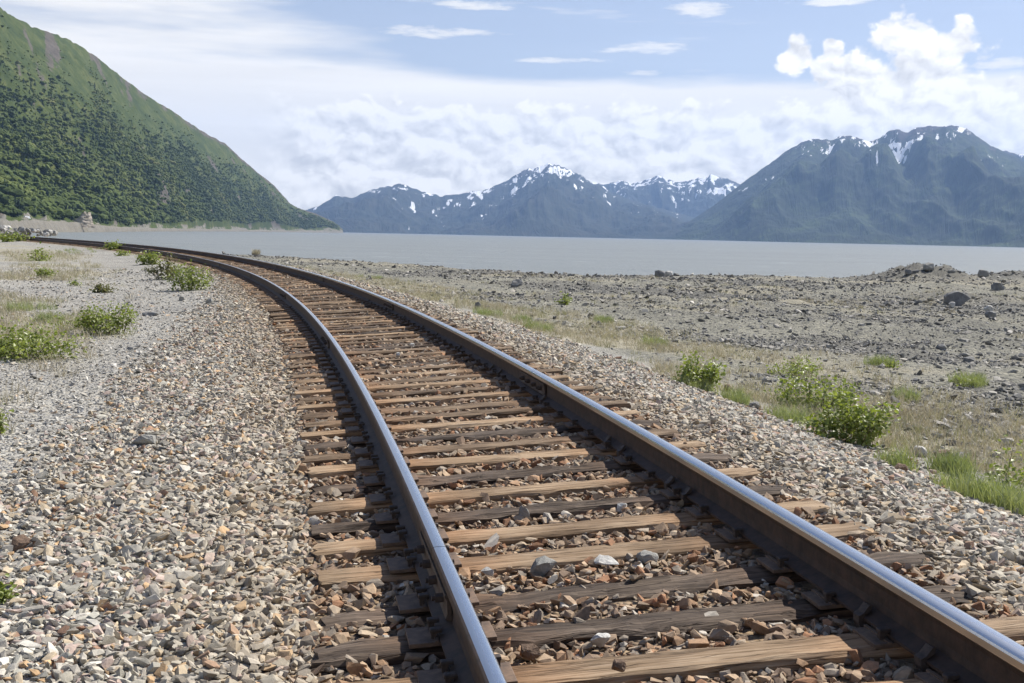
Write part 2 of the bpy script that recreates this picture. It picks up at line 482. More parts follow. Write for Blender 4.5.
def build_ground():
    az = np.concatenate([np.radians(np.linspace(-180, -42, 80, endpoint=False)), np.radians(np.linspace(-42, 42, 760, endpoint=False)),
                         np.radians(np.linspace(42, 180, 80, endpoint=False))])
    rr = np.concatenate([np.linspace(.05, 2.2, 10, endpoint=False), 2.2 * (230 / 2.2) ** np.linspace(0, 1, 330), np.geomspace(240, 1100, 40)])
    A, R_ = np.meshgrid(az, rr)
    X, Y = R_ * np.sin(A), R_ * np.cos(A)
    Z = ground(X, Y)
    na, nr = len(az), len(rr)
    i = np.arange(nr - 1)[:, None] * na; j = np.arange(na)[None, :]; j2 = (j + 1) % na
    F = np.stack([i + j, i + j2, i + na + j2, i + na + j], -1).reshape(-1, 4)[:, ::-1]
    me = mesh_np('ground', np.stack([X, Y, Z], -1).reshape(-1, 3), F, smooth=True)
    s, o = so(X, Y)
    o = o.ravel(); x = X.ravel(); y = Y.ravel()
    jit = fbm(x * .8, y * .8, 3, 41) * .35
    set_attr(me, 'track', sstep(1.75, 1.3, np.abs(o)))
    set_attr(me, 'ballast', sstep(-3.5, -2.3, o + jit - .055 * np.clip(s.ravel() - 12, 0, 22)) * sstep(4.5, 3.9, o + jit))
    set_attr(me, 'shore', sstep(4.0, 6.0, o + jit * 2))
    dry = np.where(o > 0, np.clip(sstep(3.8, 5.2, o) * sstep(10.5, 6.5, o) * 1.0, 0, 1) * sstep(-.55, .1, fbm(x * .5, y * .5, 4, 51)) +
                   sstep(6, 9, o) * sstep(-.05, .40, fbm(x * .16, y * .30, 4, 52)) * .75,
                   sstep(-3.2, -4.6, o) * sstep(-.28, .22, fbm(x * .30, y * .2, 4, 53) + .12 * sstep(20, 50, y)) * .95)
    mm = sum(np.exp(-((x - a) ** 2 + (y - b) ** 2) / (3.2 * r * r)) for (a, b, _), (h, r) in zip(MOUNDS, MH))
    set_attr(me, 'dark', np.clip(sstep(6.5, 10, o) * sstep(-.05, .35, fbm(x * .11, y * .22, 4, 61)) + mm + shore_heap(x, y) * .7, 0, 1))
    set_attr(me, 'dry', np.clip(dry, 0, 1) * (1 - np.clip(mm, 0, 1)))
    m, N, L, B = mat('shore_ground')
    tc = objcoord(N)

    def at(n):
        a = N.new('ShaderNodeAttribute'); a.attribute_name = n; return a.outputs['Fac']

    def pebbles(scale, stops):
        v = N.new('ShaderNodeTexVoronoi'); v.inputs['Scale'].default_value = scale; L.new(tc, v.inputs['Vector'])
        s_ = N.new('ShaderNodeSeparateColor'); L.new(v.outputs['Color'], s_.inputs[0])
        r = ramp(N, stops, 'CONSTANT'); L.new(s_.outputs[0], r.inputs[0])
        return r.outputs[0], v.outputs['Distance']
    big = noise_node(N, L, .35, 4, .6, tc)
    cb, hb = pebbles(19, [(0, GREY), (.17, LGREY), (.30, DGREY), (.40, PINK), (.46, TANC), (.58, GREY), (.68, ORNG), (.75, (.27, .26, .23)), (.90, PALE)])
    cf, hf = pebbles(34, [(0, (.30, .292, .27)), (.3, (.385, .375, .345)), (.5, (.23, .226, .21)), (.7, (.36, .335, .28)), (.85, (.44, .43, .395))])
    ct, ht = pebbles(24, [(0, (.20, .15, .105)), (.3, (.27, .205, .14)), (.5, (.15, .115, .085)), (.75, (.24, .175, .11))])
    cr, hr = pebbles(13, [(0, (.20, .197, .163)), (.3, (.265, .256, .212)), (.5, (.14, .139, .122)), (.7, (.30, .29, .237)), (.9, (.17, .168, .145))])
    c = mixc(N, L, at('ballast'), cf, cb)
    c = mixc(N, L, at('track'), c, ct)
    c = mixc(N, L, at('shore'), c, cr)
    c = mixc(N, L, mth(N, L, 'MULTIPLY', at('dark'), .6), c, (.12, .118, .113))
    gn = noise_node(N, L, 7, 6, .7, tc)
    gr = ramp(N, [(.3, (.27, .245, .18)), (.55, (.38, .35, .265)), (.75, (.48, .45, .355))]); L.new(gn.outputs[0], gr.inputs[0])
    c = mixc(N, L, mth(N, L, 'MULTIPLY', at('dry'), .72), c, gr.outputs[0])
    br = ramp(N, [(.3, (.82, .82, .82)), (.7, (1.14, 1.13, 1.1))]); L.new(big.outputs[0], br.inputs[0])
    c = mixc(N, L, 1.0, c, br.outputs[0], 'MULTIPLY')
    L.new(c, B.inputs['Base Color']); B.inputs['Roughness'].default_value = .95; B.inputs['Specular IOR Level'].default_value = .15
    h = mth(N, L, 'ADD', mth(N, L, 'MULTIPLY', hf, -1.0), mth(N, L, 'MULTIPLY', hr, -1.6))
    bump(N, L, h, B, .9, .03)
    me.materials.append(m)
    tag(obj('ground', me), kind='structure')


build_ground()

# ------------------------------------------------------------------ water
def build_water():
    xs = np.array([-13000, -9000, -3000, -1200, -500, -250, -120, -60, 0, 60, 120, 250, 500, 1200, 3000, 9000, 13000], float)
    ys = np.array([-3000, 0, 40, 80, 120, 180, 260, 400, 700, 1200, 2500, 5000, 10000, 13000], float)
    X, Y = np.meshgrid(xs, ys); n = len(xs)
    i = np.arange(len(ys) - 1)[:, None] * n; j = np.arange(n - 1)[None, :]
    F = np.stack([i + j, i + j + 1, i + n + j + 1, i + n + j], -1).reshape(-1, 4)
    me = mesh_np('water', np.stack([X, Y, np.full_like(X, WATER_Z)], -1).reshape(-1, 3), F, smooth=True)
    m, N, L, B = mat('silty_water')
    tc = objcoord(N)
    mw = N.new('ShaderNodeMapping'); mw.inputs['Scale'].default_value = (.004, .03, 1); L.new(tc, mw.inputs[0])
    n1 = noise_node(N, L, 1.0, 5, .6, mw.outputs[0])
    r = ramp(N, [(.3, (.166, .180, .172)), (.7, (.206, .219, .210))]); L.new(n1.outputs[0], r.inputs[0])
    # scattered whitecaps
    mp = N.new('ShaderNodeMapping'); mp.inputs['Scale'].default_value = (.05, .22, 1); L.new(tc, mp.inputs[0])
    n3 = noise_node(N, L, 1.0, 5, .62, mp.outputs[0])
    wc = ramp(N, [(.655, (0, 0, 0)), (.69, (.8, .8, .8))]); L.new(n3.outputs[0], wc.inputs[0])
    c = mixc(N, L, wc.outputs[0], r.outputs[0], (.62, .63, .63))
    L.new(c, B.inputs['Base Color'])
    B.inputs['Roughness'].default_value = .42; B.inputs['IOR'].default_value = 1.33; B.inputs['Specular IOR Level'].default_value = .32
    w = noise_node(N, L, .9, 6, .65, tc); w2 = noise_node(N, L, .16, 4, .6, tc)
    h = mth(N, L, 'MULTIPLY_ADD', w2.outputs[0], 2.5, w.outputs[0])
    bump(N, L, h, B, .8, .35)
    me.materials.append(m)
    tag(obj('water', me), kind='structure')


build_water()


# ------------------------------------------------------------------ hills and mountains
def strip_terrain(name, pxs, shore_d, ridge_d, H, prof, nv, back=.45, base_z=WATER_Z - 1.0, spur=0, spur_scale=9, seed=1, rough=10, gully=None, warp=.0, shelf=None, nu=500, teeth=0.0):
    """a mountainside between a shoreline and a ridge, both given by bearing; returns mesh and fields"""
    u = np.linspace(pxs[0], pxs[-1], nu)
    sd = np.interp(u, pxs, shore_d); rd = np.interp(u, pxs, ridge_d)
    v = np.concatenate([np.linspace(0, 1, nv), 1 + back * np.linspace(0, 1, max(6, nv // 6))[1:]])
    U, Vv = np.meshgrid(u, v)
    SD, RD = sd[None], rd[None]
    D = SD + Vv * (RD - SD)
    vc = np.clip(Vv, 0, 1)
    Uw = U + warp * fbm(U / 60, Vv * 2.2, 3, seed + 5) * vc * (1 - vc) * 4
    Hh = np.interp(Uw, H[0], H[1])
    Hr = np.interp(U, H[0], H[1])
    w = sstep(.55, 1.0, vc)
    Hm = Hh * (1 - w) + Hr * w
    Hm = Hm * (1 + teeth * fbm(U / 5.0, U * 0 + seed, 4, seed + 77))
    z = Hm * prof(vc, U)
    z = z * np.where(Vv > 1, np.clip(1 - (Vv - 1) / back * .55, .3, 1), 1)
    win = np.clip(np.minimum(vc * 5, (1 - vc) * 2.2 + .05), 0, 1)
    bb = (U - 512) / FPX
    lat, rad = D * bb / np.sqrt(1 + bb * bb) + 31000.0, D / np.sqrt(1 + bb * bb)
    q1 = fbm(lat / (spur_scale * 2.2), rad / (spur_scale * 2.2), 3, seed + 31) * .55
    rg = ridged(lat / spur_scale + q1 - rad / spur_scale * .15, rad / (spur_scale * 2.6) - q1, 6, seed, .5) - .58
    z = z + win * spur * rg * np.sqrt(np.clip(Hm, 1, None) / np.max(Hm))
    z = z + win * rough * fbm(lat / (spur_scale * .22), rad / (spur_scale * .22), 4, seed + 9)
    if gully is not None: z = z + gully(U, vc) * Hm
    if shelf is not None: z = shelf(z, D - SD, U)
    z = np.where(Vv <= 0, base_z, z + WATER_Z)
    b = (U - 512) / FPX
    k = 1 / np.sqrt(1 + b * b)
    X, Y = D * b * k, D * k
    n = len(u)
    i = np.arange(len(v) - 1)[:, None] * n; j = np.arange(n - 1)[None, :]
    F = np.stack([i + j, i + j + 1, i + n + j + 1, i + n + j], -1).reshape(-1, 4)
    me = mesh_np(name, np.stack([X, Y, z], -1).reshape(-1, 3), F, smooth=True)
    return me, U, Vv, X, Y, z, rg


def ridge_heights(pts, dist_fn):
    px = np.array([p[0] for p in pts], float); py = np.array([p[1] for p in pts], float)
    hz = []
    for a, b in pts:
        r = ray(a, b); d = dist_fn(a)
        hz.append(CAMZ + r[2] / math.hypot(r[0], r[1]) * d - WATER_Z)
    # bearing in the flat picture without roll
    bx = np.array([512 + FPX * ray(a, b)[0] / ray(a, b)[1] for a, b in pts])
    return bx, np.array(hz)


def slope_mat(name, low, mid, high, rock, snow=True, tex=1.0):
    m, N, L, B = mat(name)
    tc = objcoord(N)

    def at(n):
        a = N.new('ShaderNodeAttribute'); a.attribute_name = n; return a.outputs['Fac']
    n = noise_node(N, L, .004 * tex, 6, .65, tc)
    n2 = noise_node(N, L, .02 * tex, 6, .7, tc)
    f = mth(N, L, 'MULTIPLY_ADD', n.outputs[0], .5, mth(N, L, 'MULTIPLY', n2.outputs[0], .5))
    g = ramp(N, [(.38, low), (.5, mid), (.60, high)]); L.new(f, g.inputs[0])
    rk = ramp(N, [(.3, tuple(x * .55 for x in rock)), (.7, tuple(min(1, x * 1.3) for x in rock))]); L.new(n2.outputs[0], rk.inputs[0])
    rkc = mixc(N, L, at('pale'), rk.outputs[0], mixc(N, L, n2.outputs[0], (.10, .095, .08), (.25, .235, .20)))
    rf = mth(N, L, 'MULTIPLY_ADD', n2.outputs[0], 1.2, mth(N, L, 'SUBTRACT', at('rock'), .6))
    rr = ramp(N, [(.42, (0, 0, 0)), (.56, (1, 1, 1))]); L.new(rf, rr.inputs[0])
    c = mixc(N, L, rr.outputs[0], g.outputs[0], rkc)
    if snow:
        cv = N.new('ShaderNodeCombineXYZ'); L.new(at('across'), cv.inputs[0]); L.new(at('down'), cv.inputs[1])
        n3 = noise_node(N, L, 1.0, 5, .62, cv.outputs[0])
        sk = ramp(N, [(.34, (.72, .72, .72)), (.66, (1.32, 1.3, 1.26))]); L.new(n3.outputs[0], sk.inputs[0])
        c = mixc(N, L, 1.0, c, sk.outputs[0], 'MULTIPLY')
        sn_ = noise_node(N, L, 2.1, 4, .6, cv.outputs[0])
        sf = mth(N, L, 'MULTIPLY_ADD', sn_.outputs[0], 1.5, mth(N, L, 'SUBTRACT', at('snow'), .75))
        sr = ramp(N, [(.50, (0, 0, 0)), (.56, (1, 1, 1))]); L.new(sf, sr.inputs[0])
        c = mixc(N, L, sr.outputs[0], c, (.85, .86, .88))
    L.new(c, B.inputs['Base Color']); B.inputs['Roughness'].default_value = .95; B.inputs['Specular IOR Level'].default_value = .1
    bump(N, L, n3.outputs[0] if snow else n2.outputs[0], B, .8, 25 if snow else 4)
    return m


# --- the green hill on the left bank
HILL_SIL = [(-420, -260), (-150, -90), (-60, -26), (0, 11.6), (35, 31.6), (70, 42), (102, 61.5), (133.5, 86), (151, 98.4), (176, 114), (207, 135), (225, 144),
            (246, 163.4), (274, 186), (290, 203.8), (299, 209), (316, 214), (334, 222), (343, 230)]
hd = lambda a: float(np.interp(a, [-420, -100, 0, 100, 200, 300, 343], [1500, 1750, 1900, 2350, 3050, 3900, 4120]))
hs = lambda a: float(np.interp(a, [-420, -100, 0, 53, 110, 180, 250, 343], [640, 780, 860, 950, 1180, 1850, 2900, 4060]))
bx, hh = ridge_heights(HILL_SIL, hd)
pxs = [p[0] for p in HILL_SIL]


def hill_shelf(z, dd, U):
    bank = np.interp(dd, [0, 3, 14, 20, 45], [-1, 1.2, 7.2, 9.2, 9.6]) * (1 - .42 * sstep(60, 130, U)) * (1 + .30 * fbm(U / 5, dd / 12, 4, 91) * (dd < 18))
    bank = bank + sstep(26, 40, dd) * sstep(70, 50, dd) * sstep(-.1, .6, fbm(U / 11, dd / 30, 3, 93)) * 5 * (1 - np.exp(-((U - 74) / 22) ** 2))
    rise = np.interp(dd, [45, 60], [0, 1])
    near = sstep(345, 300, U)
    z2 = bank + rise * np.maximum(z - 4, 0) * 1.0
    return np.where(dd < 45, bank, z2) * near + np.minimum(z, np.maximum(bank, z)) * (1 - near)


hill_me, HU, HV, HX, HY, HZ, hrg = strip_terrain('hill', bx, [hs(p) for p in pxs], [hd(p) for p in pxs], (bx, hh),
    lambda v, U: v ** (1.0 + .45 * sstep(200, 60, U)), 230, spur=95, spur_scale=260, seed=3, rough=9, warp=10, shelf=hill_shelf, nu=560, teeth=.012)
dd = (HV * 0)
hshore = np.interp(HU, bx, [hs(p) for p in pxs]); hridge = np.interp(HU, bx, [hd(p) for p in pxs])
hdd = np.clip(HV, 0, None) * (hridge - hshore)
hn1 = fbm(HU / 10 + HV * 8, HV * 3.2 - HU / 60, 4, 71); hn2 = fbm(HU / 5 + HV * 6, HV * 9, 4, 73)
rockf = .18 + .50 * sstep(.30, .62, hn1 + .35 * hn2) + .45 * sstep(.93, .985, HV) * sstep(40, 200, HU) * sstep(-.3, .3, hn2) \
        + .4 * sstep(215, 300, HU) * sstep(.55, .95, HV) * sstep(-.1, .3, hn2)
rockf = np.where(hdd < 17, .95 + .3 * hn2, np.where(hdd < 50, .50 + .6 * hn2, rockf))
rockf = rockf + .35 * sstep(.90, .99, HV) * sstep(120, 220, HU) + .45 * np.exp(-((HU - 52 + (HV - .85) * 60) / 9) ** 2) * sstep(.72, .80, HV) * sstep(.98, .90, HV) * sstep(-.2, .2, hn2)
set_attr(hill_me, 'rock', rockf)
set_attr(hill_me, 'pale', sstep(62, 44, hdd))
M_HILL = slope_mat('grassy_mountainside', (.030, .047, .013), (.054, .074, .019), (.094, .108, .034), (.105, .092, .076), snow=False, tex=3.5)
hill_me.materials.append(M_HILL)
tag(obj('hill', hill_me), kind='structure')

# --- wood on the hill: broadleaf clumps and dark spruces, far off and uncountable
def tree_variant(name, kind, seed):
    rr = np.random.default_rng(seed)
    bm = bmesh.new()
    if kind == 'spruce':
        for k in range(5):
            z0 = .12 + k * .17
            bmesh.ops.create_cone(bm, cap_ends=True, segments=7, radius1=.20 * (1.05 - z0), radius2=.02, depth=.28, matrix=Matrix.Translation((rr.normal(0, .01), rr.normal(0, .01), z0 + .12)))
    else:
        for k in range(5):
            bmesh.ops.create_icosphere(bm, subdivisions=1, radius=rr.uniform(.18, .30), matrix=Matrix.Translation((rr.normal(0, .17), rr.normal(0, .17), rr.uniform(.35, .75))))
    for v in bm.verts:
        v.co += Vector(rr.normal(0, .035, 3))
    me = bpy.data.meshes.new(name); bm.to_mesh(me); bm.free()
    return me


def forest_mat(name, stops):
    m, N, L, B = mat(name)
    info = N.new('ShaderNodeAttribute'); info.attribute_name = 'chance'
    r = ramp(N, stops); L.new(info.outputs['Fac'], r.inputs[0])
    n = noise_node(N, L, .5, 3, .6, objcoord(N))
    f = ramp(N, [(.3, (.8, .8, .8)), (.7, (1.2, 1.2, 1.2))]); L.new(n.outputs[0], f.inputs[0])
    L.new(mixc(N, L, 1.0, r.outputs[0], f.outputs[0], 'MULTIPLY'), B.inputs['Base Color'])
    B.inputs['Roughness'].default_value = .9; B.inputs['Specular IOR Level'].default_value = .1
    return m


M_FOREST = forest_mat('broadleaf_canopy', [(0, (.052, .074, .023)), (.4, (.078, .104, .028)), (.75, (.112, .136, .037)), (1, (.16, .17, .06))])
M_SPRUCE = forest_mat('spruce_canopy', [(0, (.028, .046, .024)), (1, (.044, .064, .034))])
fv = []
for k in range(5):
    v = tree_variant('canopy', 'leaf', 100 + k); v.materials.append(M_FOREST); fv.append(v)
for k in range(2):
    v = tree_variant('canopy', 'spruce', 200 + k); v.materials.append(M_SPRUCE); fv.append(v)


def scatter_forest():
    n = 210000
    i = rng.integers(0, HZ.shape[0] - 40, n); j = rng.integers(0, HZ.shape[1], n)
    U_, V_, d_ = HU[i, j], HV[i, j], hdd[i, j]
    den = sstep(.95, .30, V_ + .28 * fbm(U_ / 22, V_ * 5, 4, 81)) * sstep(-.75, .05, fbm(U_ / 9, V_ * 12, 4, 83) + .45 * (1 - V_) - .12) * 1.0
    den = den * (d_ > 60) * (V_ < .98)
    den *= np.where(rockf[i, j] > .5, .25, 1)
    keep = rng.uniform(0, 1, n) < den * .56
    keep &= (U_ > -330)
    P = np.stack([HX[i, j], HY[i, j], HZ[i, j]], 1)[keep]
    P[:, 0] += rng.uniform(-4, 4, len(P)); P[:, 1] += rng.uniform(-4, 4, len(P)); P[:, 2] -= 2.0
    k = len(P)
    sz = np.clip(5.8 * rng.lognormal(0, .42, k), 2, 14) * (1 - .6 * V_[keep])
    tone = np.clip(.45 + .9 * fbm(P[:, 0] / 90, P[:, 1] / 130, 4, 87) + rng.normal(0, .13, k), 0, 1)
    Sc = np.stack([sz * rng.uniform(.9, 1.5, k), sz * rng.uniform(.9, 1.5, k), sz * .9], 1)
    print('forest', k)
    scatter('forest', P, np.stack([np.zeros(k), np.zeros(k), rng.uniform(0, 6.28, k)], 1), Sc, fv, 'mixed green wood covering the lower mountainside above the left shore', 'wood', chance=tone)


scatter_forest()

# --- snow-streaked range across the water
FAR_SIL = [(250, 228), (300, 213), (318, 207), (336, 195), (352, 198), (374, 189), (400, 184), (425, 192), (440, 196), (468, 192), (487, 189), (505, 181), (520, 172), (535, 167),
           (550, 164), (565, 167), (580, 176), (592, 183), (600, 184), (612, 193), (640, 203), (700, 219), (760, 232), (790, 237)]
fd = lambda a: 10000.0
bx, hh = ridge_heights(FAR_SIL, fd)


def far_fields(me, U, V, z, rg, zmax, seed, amount, line):
    zz = .55 * z / zmax + .45 * np.clip(V, 0, 1.1)
    sn = line + 1.25 * (zz - 1) * amount + 1.0 * fbm(U / 4.2 + V * 3, V * 16 - U / 9, 4, seed) + .7 * fbm(U / 12 - V * 3, V * 7, 3, seed + 3) - rg * .35
    set_attr(me, 'snow', np.clip(sn, 0, 1))
    set_attr(me, 'across', U / 4.5 + V * 4 + 3.0 * fbm(U / 20, V * 5, 4, seed + 1)); set_attr(me, 'down', V * 13 + 2 * fbm(U / 9, V * 9, 3, seed + 2)); set_attr(me, 'height', z / zmax)
    set_attr(me, 'rock', np.clip(.05 + (zz - .72) * 2.2 + .3 * fbm(U / 9, V * 8, 3, seed + 7), 0, 1))


def add_mountain(sil, dist, shore, seed, spur, amount, line, prof_p=1.15, gully=None, material=None, extra=None, nu=520, nv=150, scale=16, rough=None, warp=14, teeth=.03, back=.3):
    bx, hh = ridge_heights(sil, lambda a: dist(a))
    px = [p[0] for p in sil]
    me, U, V, X, Y, z, rg = strip_terrain('mountain', bx, [shore(a) for a in px], [dist(a) for a in px], (bx, hh), lambda v, U: v ** prof_p, nv,
                                          spur=spur, spur_scale=scale, seed=seed, rough=rough or spur * .2, gully=gully, warp=warp, nu=nu, back=back, teeth=teeth)
    far_fields(me, U, V, z, rg, hh.max(), seed + 50, amount, line)
    if extra: extra(me, U, V, z, rg)
    me.materials.append(material)
    return tag(obj('mountain', me), kind='structure')


M_FARM = slope_mat('far_range_slope', (.020, .028, .020), (.030, .036, .025), (.042, .044, .032), (.060, .055, .052), tex=.5)
M_NEARM = slope_mat('massif_slope', (.012, .018, .011), (.023, .034, .015), (.050, .072, .024), (.055, .044, .040), tex=.8)

# behind: saddle peaks, then the main range, then the massif on the right
add_mountain([(520, 236), (590, 190), (607, 183), (622, 181), (632, 185), (645, 179), (660, 177), (672, 182), (684, 183), (700, 178), (713, 176), (726, 178), (740, 184), (760, 196), (800, 215), (840, 240)],
             lambda a: 11600.0, lambda a: 9900.0, 21, 420, 1.1, .54, material=M_FARM, nu=420, nv=120, scale=900, teeth=.045, prof_p=1.0, rough=45)
def centre_snow(me, U, V, z, rg):
    a = me.attributes['snow']; arr = np.zeros(len(me.vertices), np.float32); a.data.foreach_get('value', arr)
    arr = arr.reshape(U.shape) + .55 * np.exp(-((U - 549) / 13) ** 2 - ((V - .86) / .08) ** 2) * (1 + 1.5 * fbm(U / 4, V * 20, 3, 8))
    a.data.foreach_set('value', np.clip(arr, 0, 1).astype(np.float32).ravel())


add_mountain(FAR_SIL, fd, lambda a: float(np.interp(a, [250, 330, 500, 790], [7600, 7450, 7050, 6600])), 33, 430, 1.1, .47, material=M_FARM, extra=centre_snow, scale=1050, prof_p=1.15, rough=45, teeth=.03)

MASS_SIL = [(640, 239), (668, 235), (690, 221), (712, 207), (735, 189), (752, 176), (770, 164), (785, 152), (800, 143), (812, 139), (824, 139), (832, 140), (840, 137), (850, 135), (858, 138), (868, 142),
            (880, 138), (888, 132), (896, 130), (902, 132), (908, 133), (918, 128), (930, 126), (944, 127), (956, 126), (966, 129), (975, 136), (990, 146), (1008, 155), (1024, 162),
            (1080, 176), (1180, 190), (1300, 210), (1400, 236)]


def basin(U, v):
    c = 884 + (0.86 - v) * 55
    r = 0
    for (u0, v0, u1, v1, hh_, wd) in ((850, .97, 905, .30, .055, 9), (812, .92, 760, .15, .035, 11), (832, .95, 830, .25, .05, 9), (900, .93, 935, .2, .05, 10), (930, .98, 985, .25, .055, 11),
                                      (968, .95, 1040, .2, .06, 12), (1015, .9, 1080, .2, .05, 12), (785, .85, 720, .1, .03, 10)):
        t = np.clip(((v0 - v) / (v0 - v1)), 0, 1)
        q = U - (u0 + (u1 - u0) * t) + 9 * fbm(v * 5, v * 0 + u0, 3, int(u0))
        r = r + hh_ * np.clip(1 - np.abs(q) / (wd * (1 + 1.2 * t)), 0, 1) * sstep(0, .15, t) * sstep(1.0, .7, t)
    return r - .17 * np.exp(-((U - c) / 17) ** 2) * sstep(.40, .66, v) * sstep(1.0, .86, v) + .07 * np.exp(-((U - (835 + (1 - v) * 70)) / 12) ** 2) * sstep(.2, .6, v) * sstep(1.0, .8, v)


def mass_extra(me, U, V, z, rg):
    a = me.attributes['snow']; arr = np.zeros(len(me.vertices), np.float32); a.data.foreach_get('value', arr)
    arr = arr.reshape(U.shape)
    arr = arr * .85 + .62 * np.exp(-((U - (890 - (V - .84) * 60)) / 25) ** 2 - ((V - .83) / .11) ** 2) * (1 + 2.2 * fbm(U / 3, V * 26, 3, 5))
    arr = arr + .25 * np.exp(-((U - 952) / 14) ** 2 - ((V - .95) / .05) ** 2)
    arr = arr - .25 * np.exp(-((U - 920) / 16) ** 2)
    a.data.foreach_set('value', np.clip(arr, 0, 1).astype(np.float32).ravel())


add_mountain([(900, 180), (985, 156), (1004, 150), (1024, 155), (1070, 163), (1150, 170), (1300, 235)], lambda a: 9600.0, lambda a: 8200.0, 45, 200, 1.2, .35, material=M_FARM, nu=200, nv=60, scale=1200)
add_mountain(MASS_SIL, lambda a: float(np.interp(a, [640, 800, 950, 1400], [8000, 7800, 7900, 7000])),
             lambda a: float(np.interp(a, [640, 760, 1024, 1400], [7000, 5600, 4300, 3600])), 57, 420, 1.25, .40, material=M_NEARM, gully=basin, extra=mass_extra, scale=1250, prof_p=1.12, rough=40, warp=12, nu=640, nv=190, teeth=.012)

# ------------------------------------------------------------------ air
def build_haze():
    x, y0, y1, z0, z1 = 13100, -3100, 13100, -10.5, 1250
    bm = bmesh.new(); add_box(bm, (2 * x, y1 - y0, z1 - z0), (0, (y0 + y1) / 2, (z0 + z1) / 2))
    m = bpy.data.materials.new('hazy_air'); m.use_nodes = True
    N, L = m.node_tree.nodes, m.node_tree.links
    N.clear(); o = N.new('ShaderNodeOutputMaterial'); v = N.new('ShaderNodeVolumePrincipled')
    v.inputs['Color'].default_value = (.37, .585, 1, 1); v.inputs['Density'].default_value = HAZE; v.inputs['Anisotropy'].default_value = .2
    L.new(v.outputs[0], o.inputs['Volume'])
    ob = bm_obj('haze', bm, m); tag(ob, 'thin blue haze lying over the water and the mountains', 'haze', kind='stuff')


HAZE = 6.0e-5
build_haze()
# ================================================================== the railway
TIE_TOP = -.205            # below the rail head


def tie_mesh(seed, worn):
    rr = np.random.default_rng(seed)
    n = 44
    x = np.linspace(-1.29, 1.29, n)
    w = rr.uniform(.088, .106)
    prof = np.array([(-w, -.17), (-w, -.02), (-w + .006, -.008), (-w + .02, -.001), (-w * .45, 0), (0, .002), (w * .45, 0), (w - .02, -.001), (w - .006, -.008), (w, -.02), (w, -.17)])
    V = np.zeros((n, len(prof), 3))
    V[:, :, 0] = x[:, None] + .045 + rr.uniform(-.035, .035)
    V[:, :, 1] = prof[None, :, 0]; V[:, :, 2] = prof[None, :, 1]
    for k in range(len(prof)):
        a = fbm(x * 5 + seed, np.full(n, k * 1.7 + seed), 4, seed) * (.006 + .016 * worn)
        V[:, k, 2] += a * (1 if abs(prof[k, 0]) > w * .3 else .6)
        V[:, k, 1] += fbm(x * 4, np.full(n, k * 2.9 + seed * 1.3), 3, seed + 3) * (.006 + .010 * worn)
    ends = sstep(1.16, 1.29, np.abs(x))[:, None]
    V[:, :, 2] -= ends * worn * .022 * rr.uniform(0, 1) * (np.abs(prof[None, :, 0]) / w)
    V[0, :, 0] += rr.normal(0, .012, len(prof)); V[-1, :, 0] += rr.normal(0, .012, len(prof))
    m = len(prof)
    F = []
    for i in range(n - 1):
        for k in range(m - 1):
            a = i * m + k
            F.append((a, a + 1, a + m + 1, a + m))
    bm = bmesh.new()
    vs = [bm.verts.new(p) for p in V.reshape(-1, 3)]
    for f in F: bm.faces.new([vs[q] for q in f])
    bm.faces.new([vs[q] for q in range(m)][::-1]); bm.faces.new([vs[(n - 1) * m + q] for q in range(m)])
    for i in range(n - 1): bm.faces.new((vs[i * m + m - 1], vs[i * m], vs[(i + 1) * m], vs[(i + 1) * m + m - 1]))
    bmesh.ops.recalc_face_normals(bm, faces=bm.faces)
    me = bpy.data.meshes.new('railway_tie'); bm.to_mesh(me); bm.free()
    return me


KNOWN = [(.83, 'dark'), (1.26, 'tan'), (1.69, 'tan'), (2.10, 'dark'), (2.53, 'dark'), (3.03, 'tan'), (3.46, 'tan'), (3.87, 'dark'), (4.30, 'tan'), (4.77, 'dark'), (5.22, 'tan'),
         (5.66, 'mid'), (6.08, 'dark'), (6.52, 'tan'), (6.95, 'mid'), (7.38, 'mid'), (7.84, 'tan'), (8.28, 'mid'), (8.70, 'tan')]
KNOWN = [(a + .07, b) for a, b in KNOWN]
TIES = list(KNOWN)
rt = random.Random(12)
while TIES[-1][0] < 116:
    TIES.append((TIES[-1][0] + rt.uniform(.415, .475), rt.choices(['tan', 'mid', 'dark'], [.34, .36, .30])[0]))
VAR = {k: [] for k in M_TIE}
for k in M_TIE:
    for q in range(5):
        me = tie_mesh(300 + q * 7 + len(k) * 50, {'tan': .15, 'mid': .45, 'dark': 1.0}[k]); me.materials.append(M_TIE[k]); VAR[k].append(me)

bm = bmesh.new(); add_box(bm, (.315, .180, .016), (-.0225, 0, .008), .003)
add_box(bm, (.012, .192, .008), (.082, 0, .018)); add_box(bm, (.012, .192, .008), (-.082, 0, .018))
PLATE = bpy.data.meshes.new('tie_plate'); bm.to_mesh(PLATE); bm.free(); PLATE.materials.append(M_PLATE)
bm = bmesh.new(); add_box(bm, (.020, .020, .05), (0, 0, .012)); add_box(bm, (.045, .034, .016), (-.008, 0, .042), .006)
SPIKE = bpy.data.meshes.new('spike'); bm.to_mesh(SPIKE); bm.free(); SPIKE.materials.append(M_SPIKE)

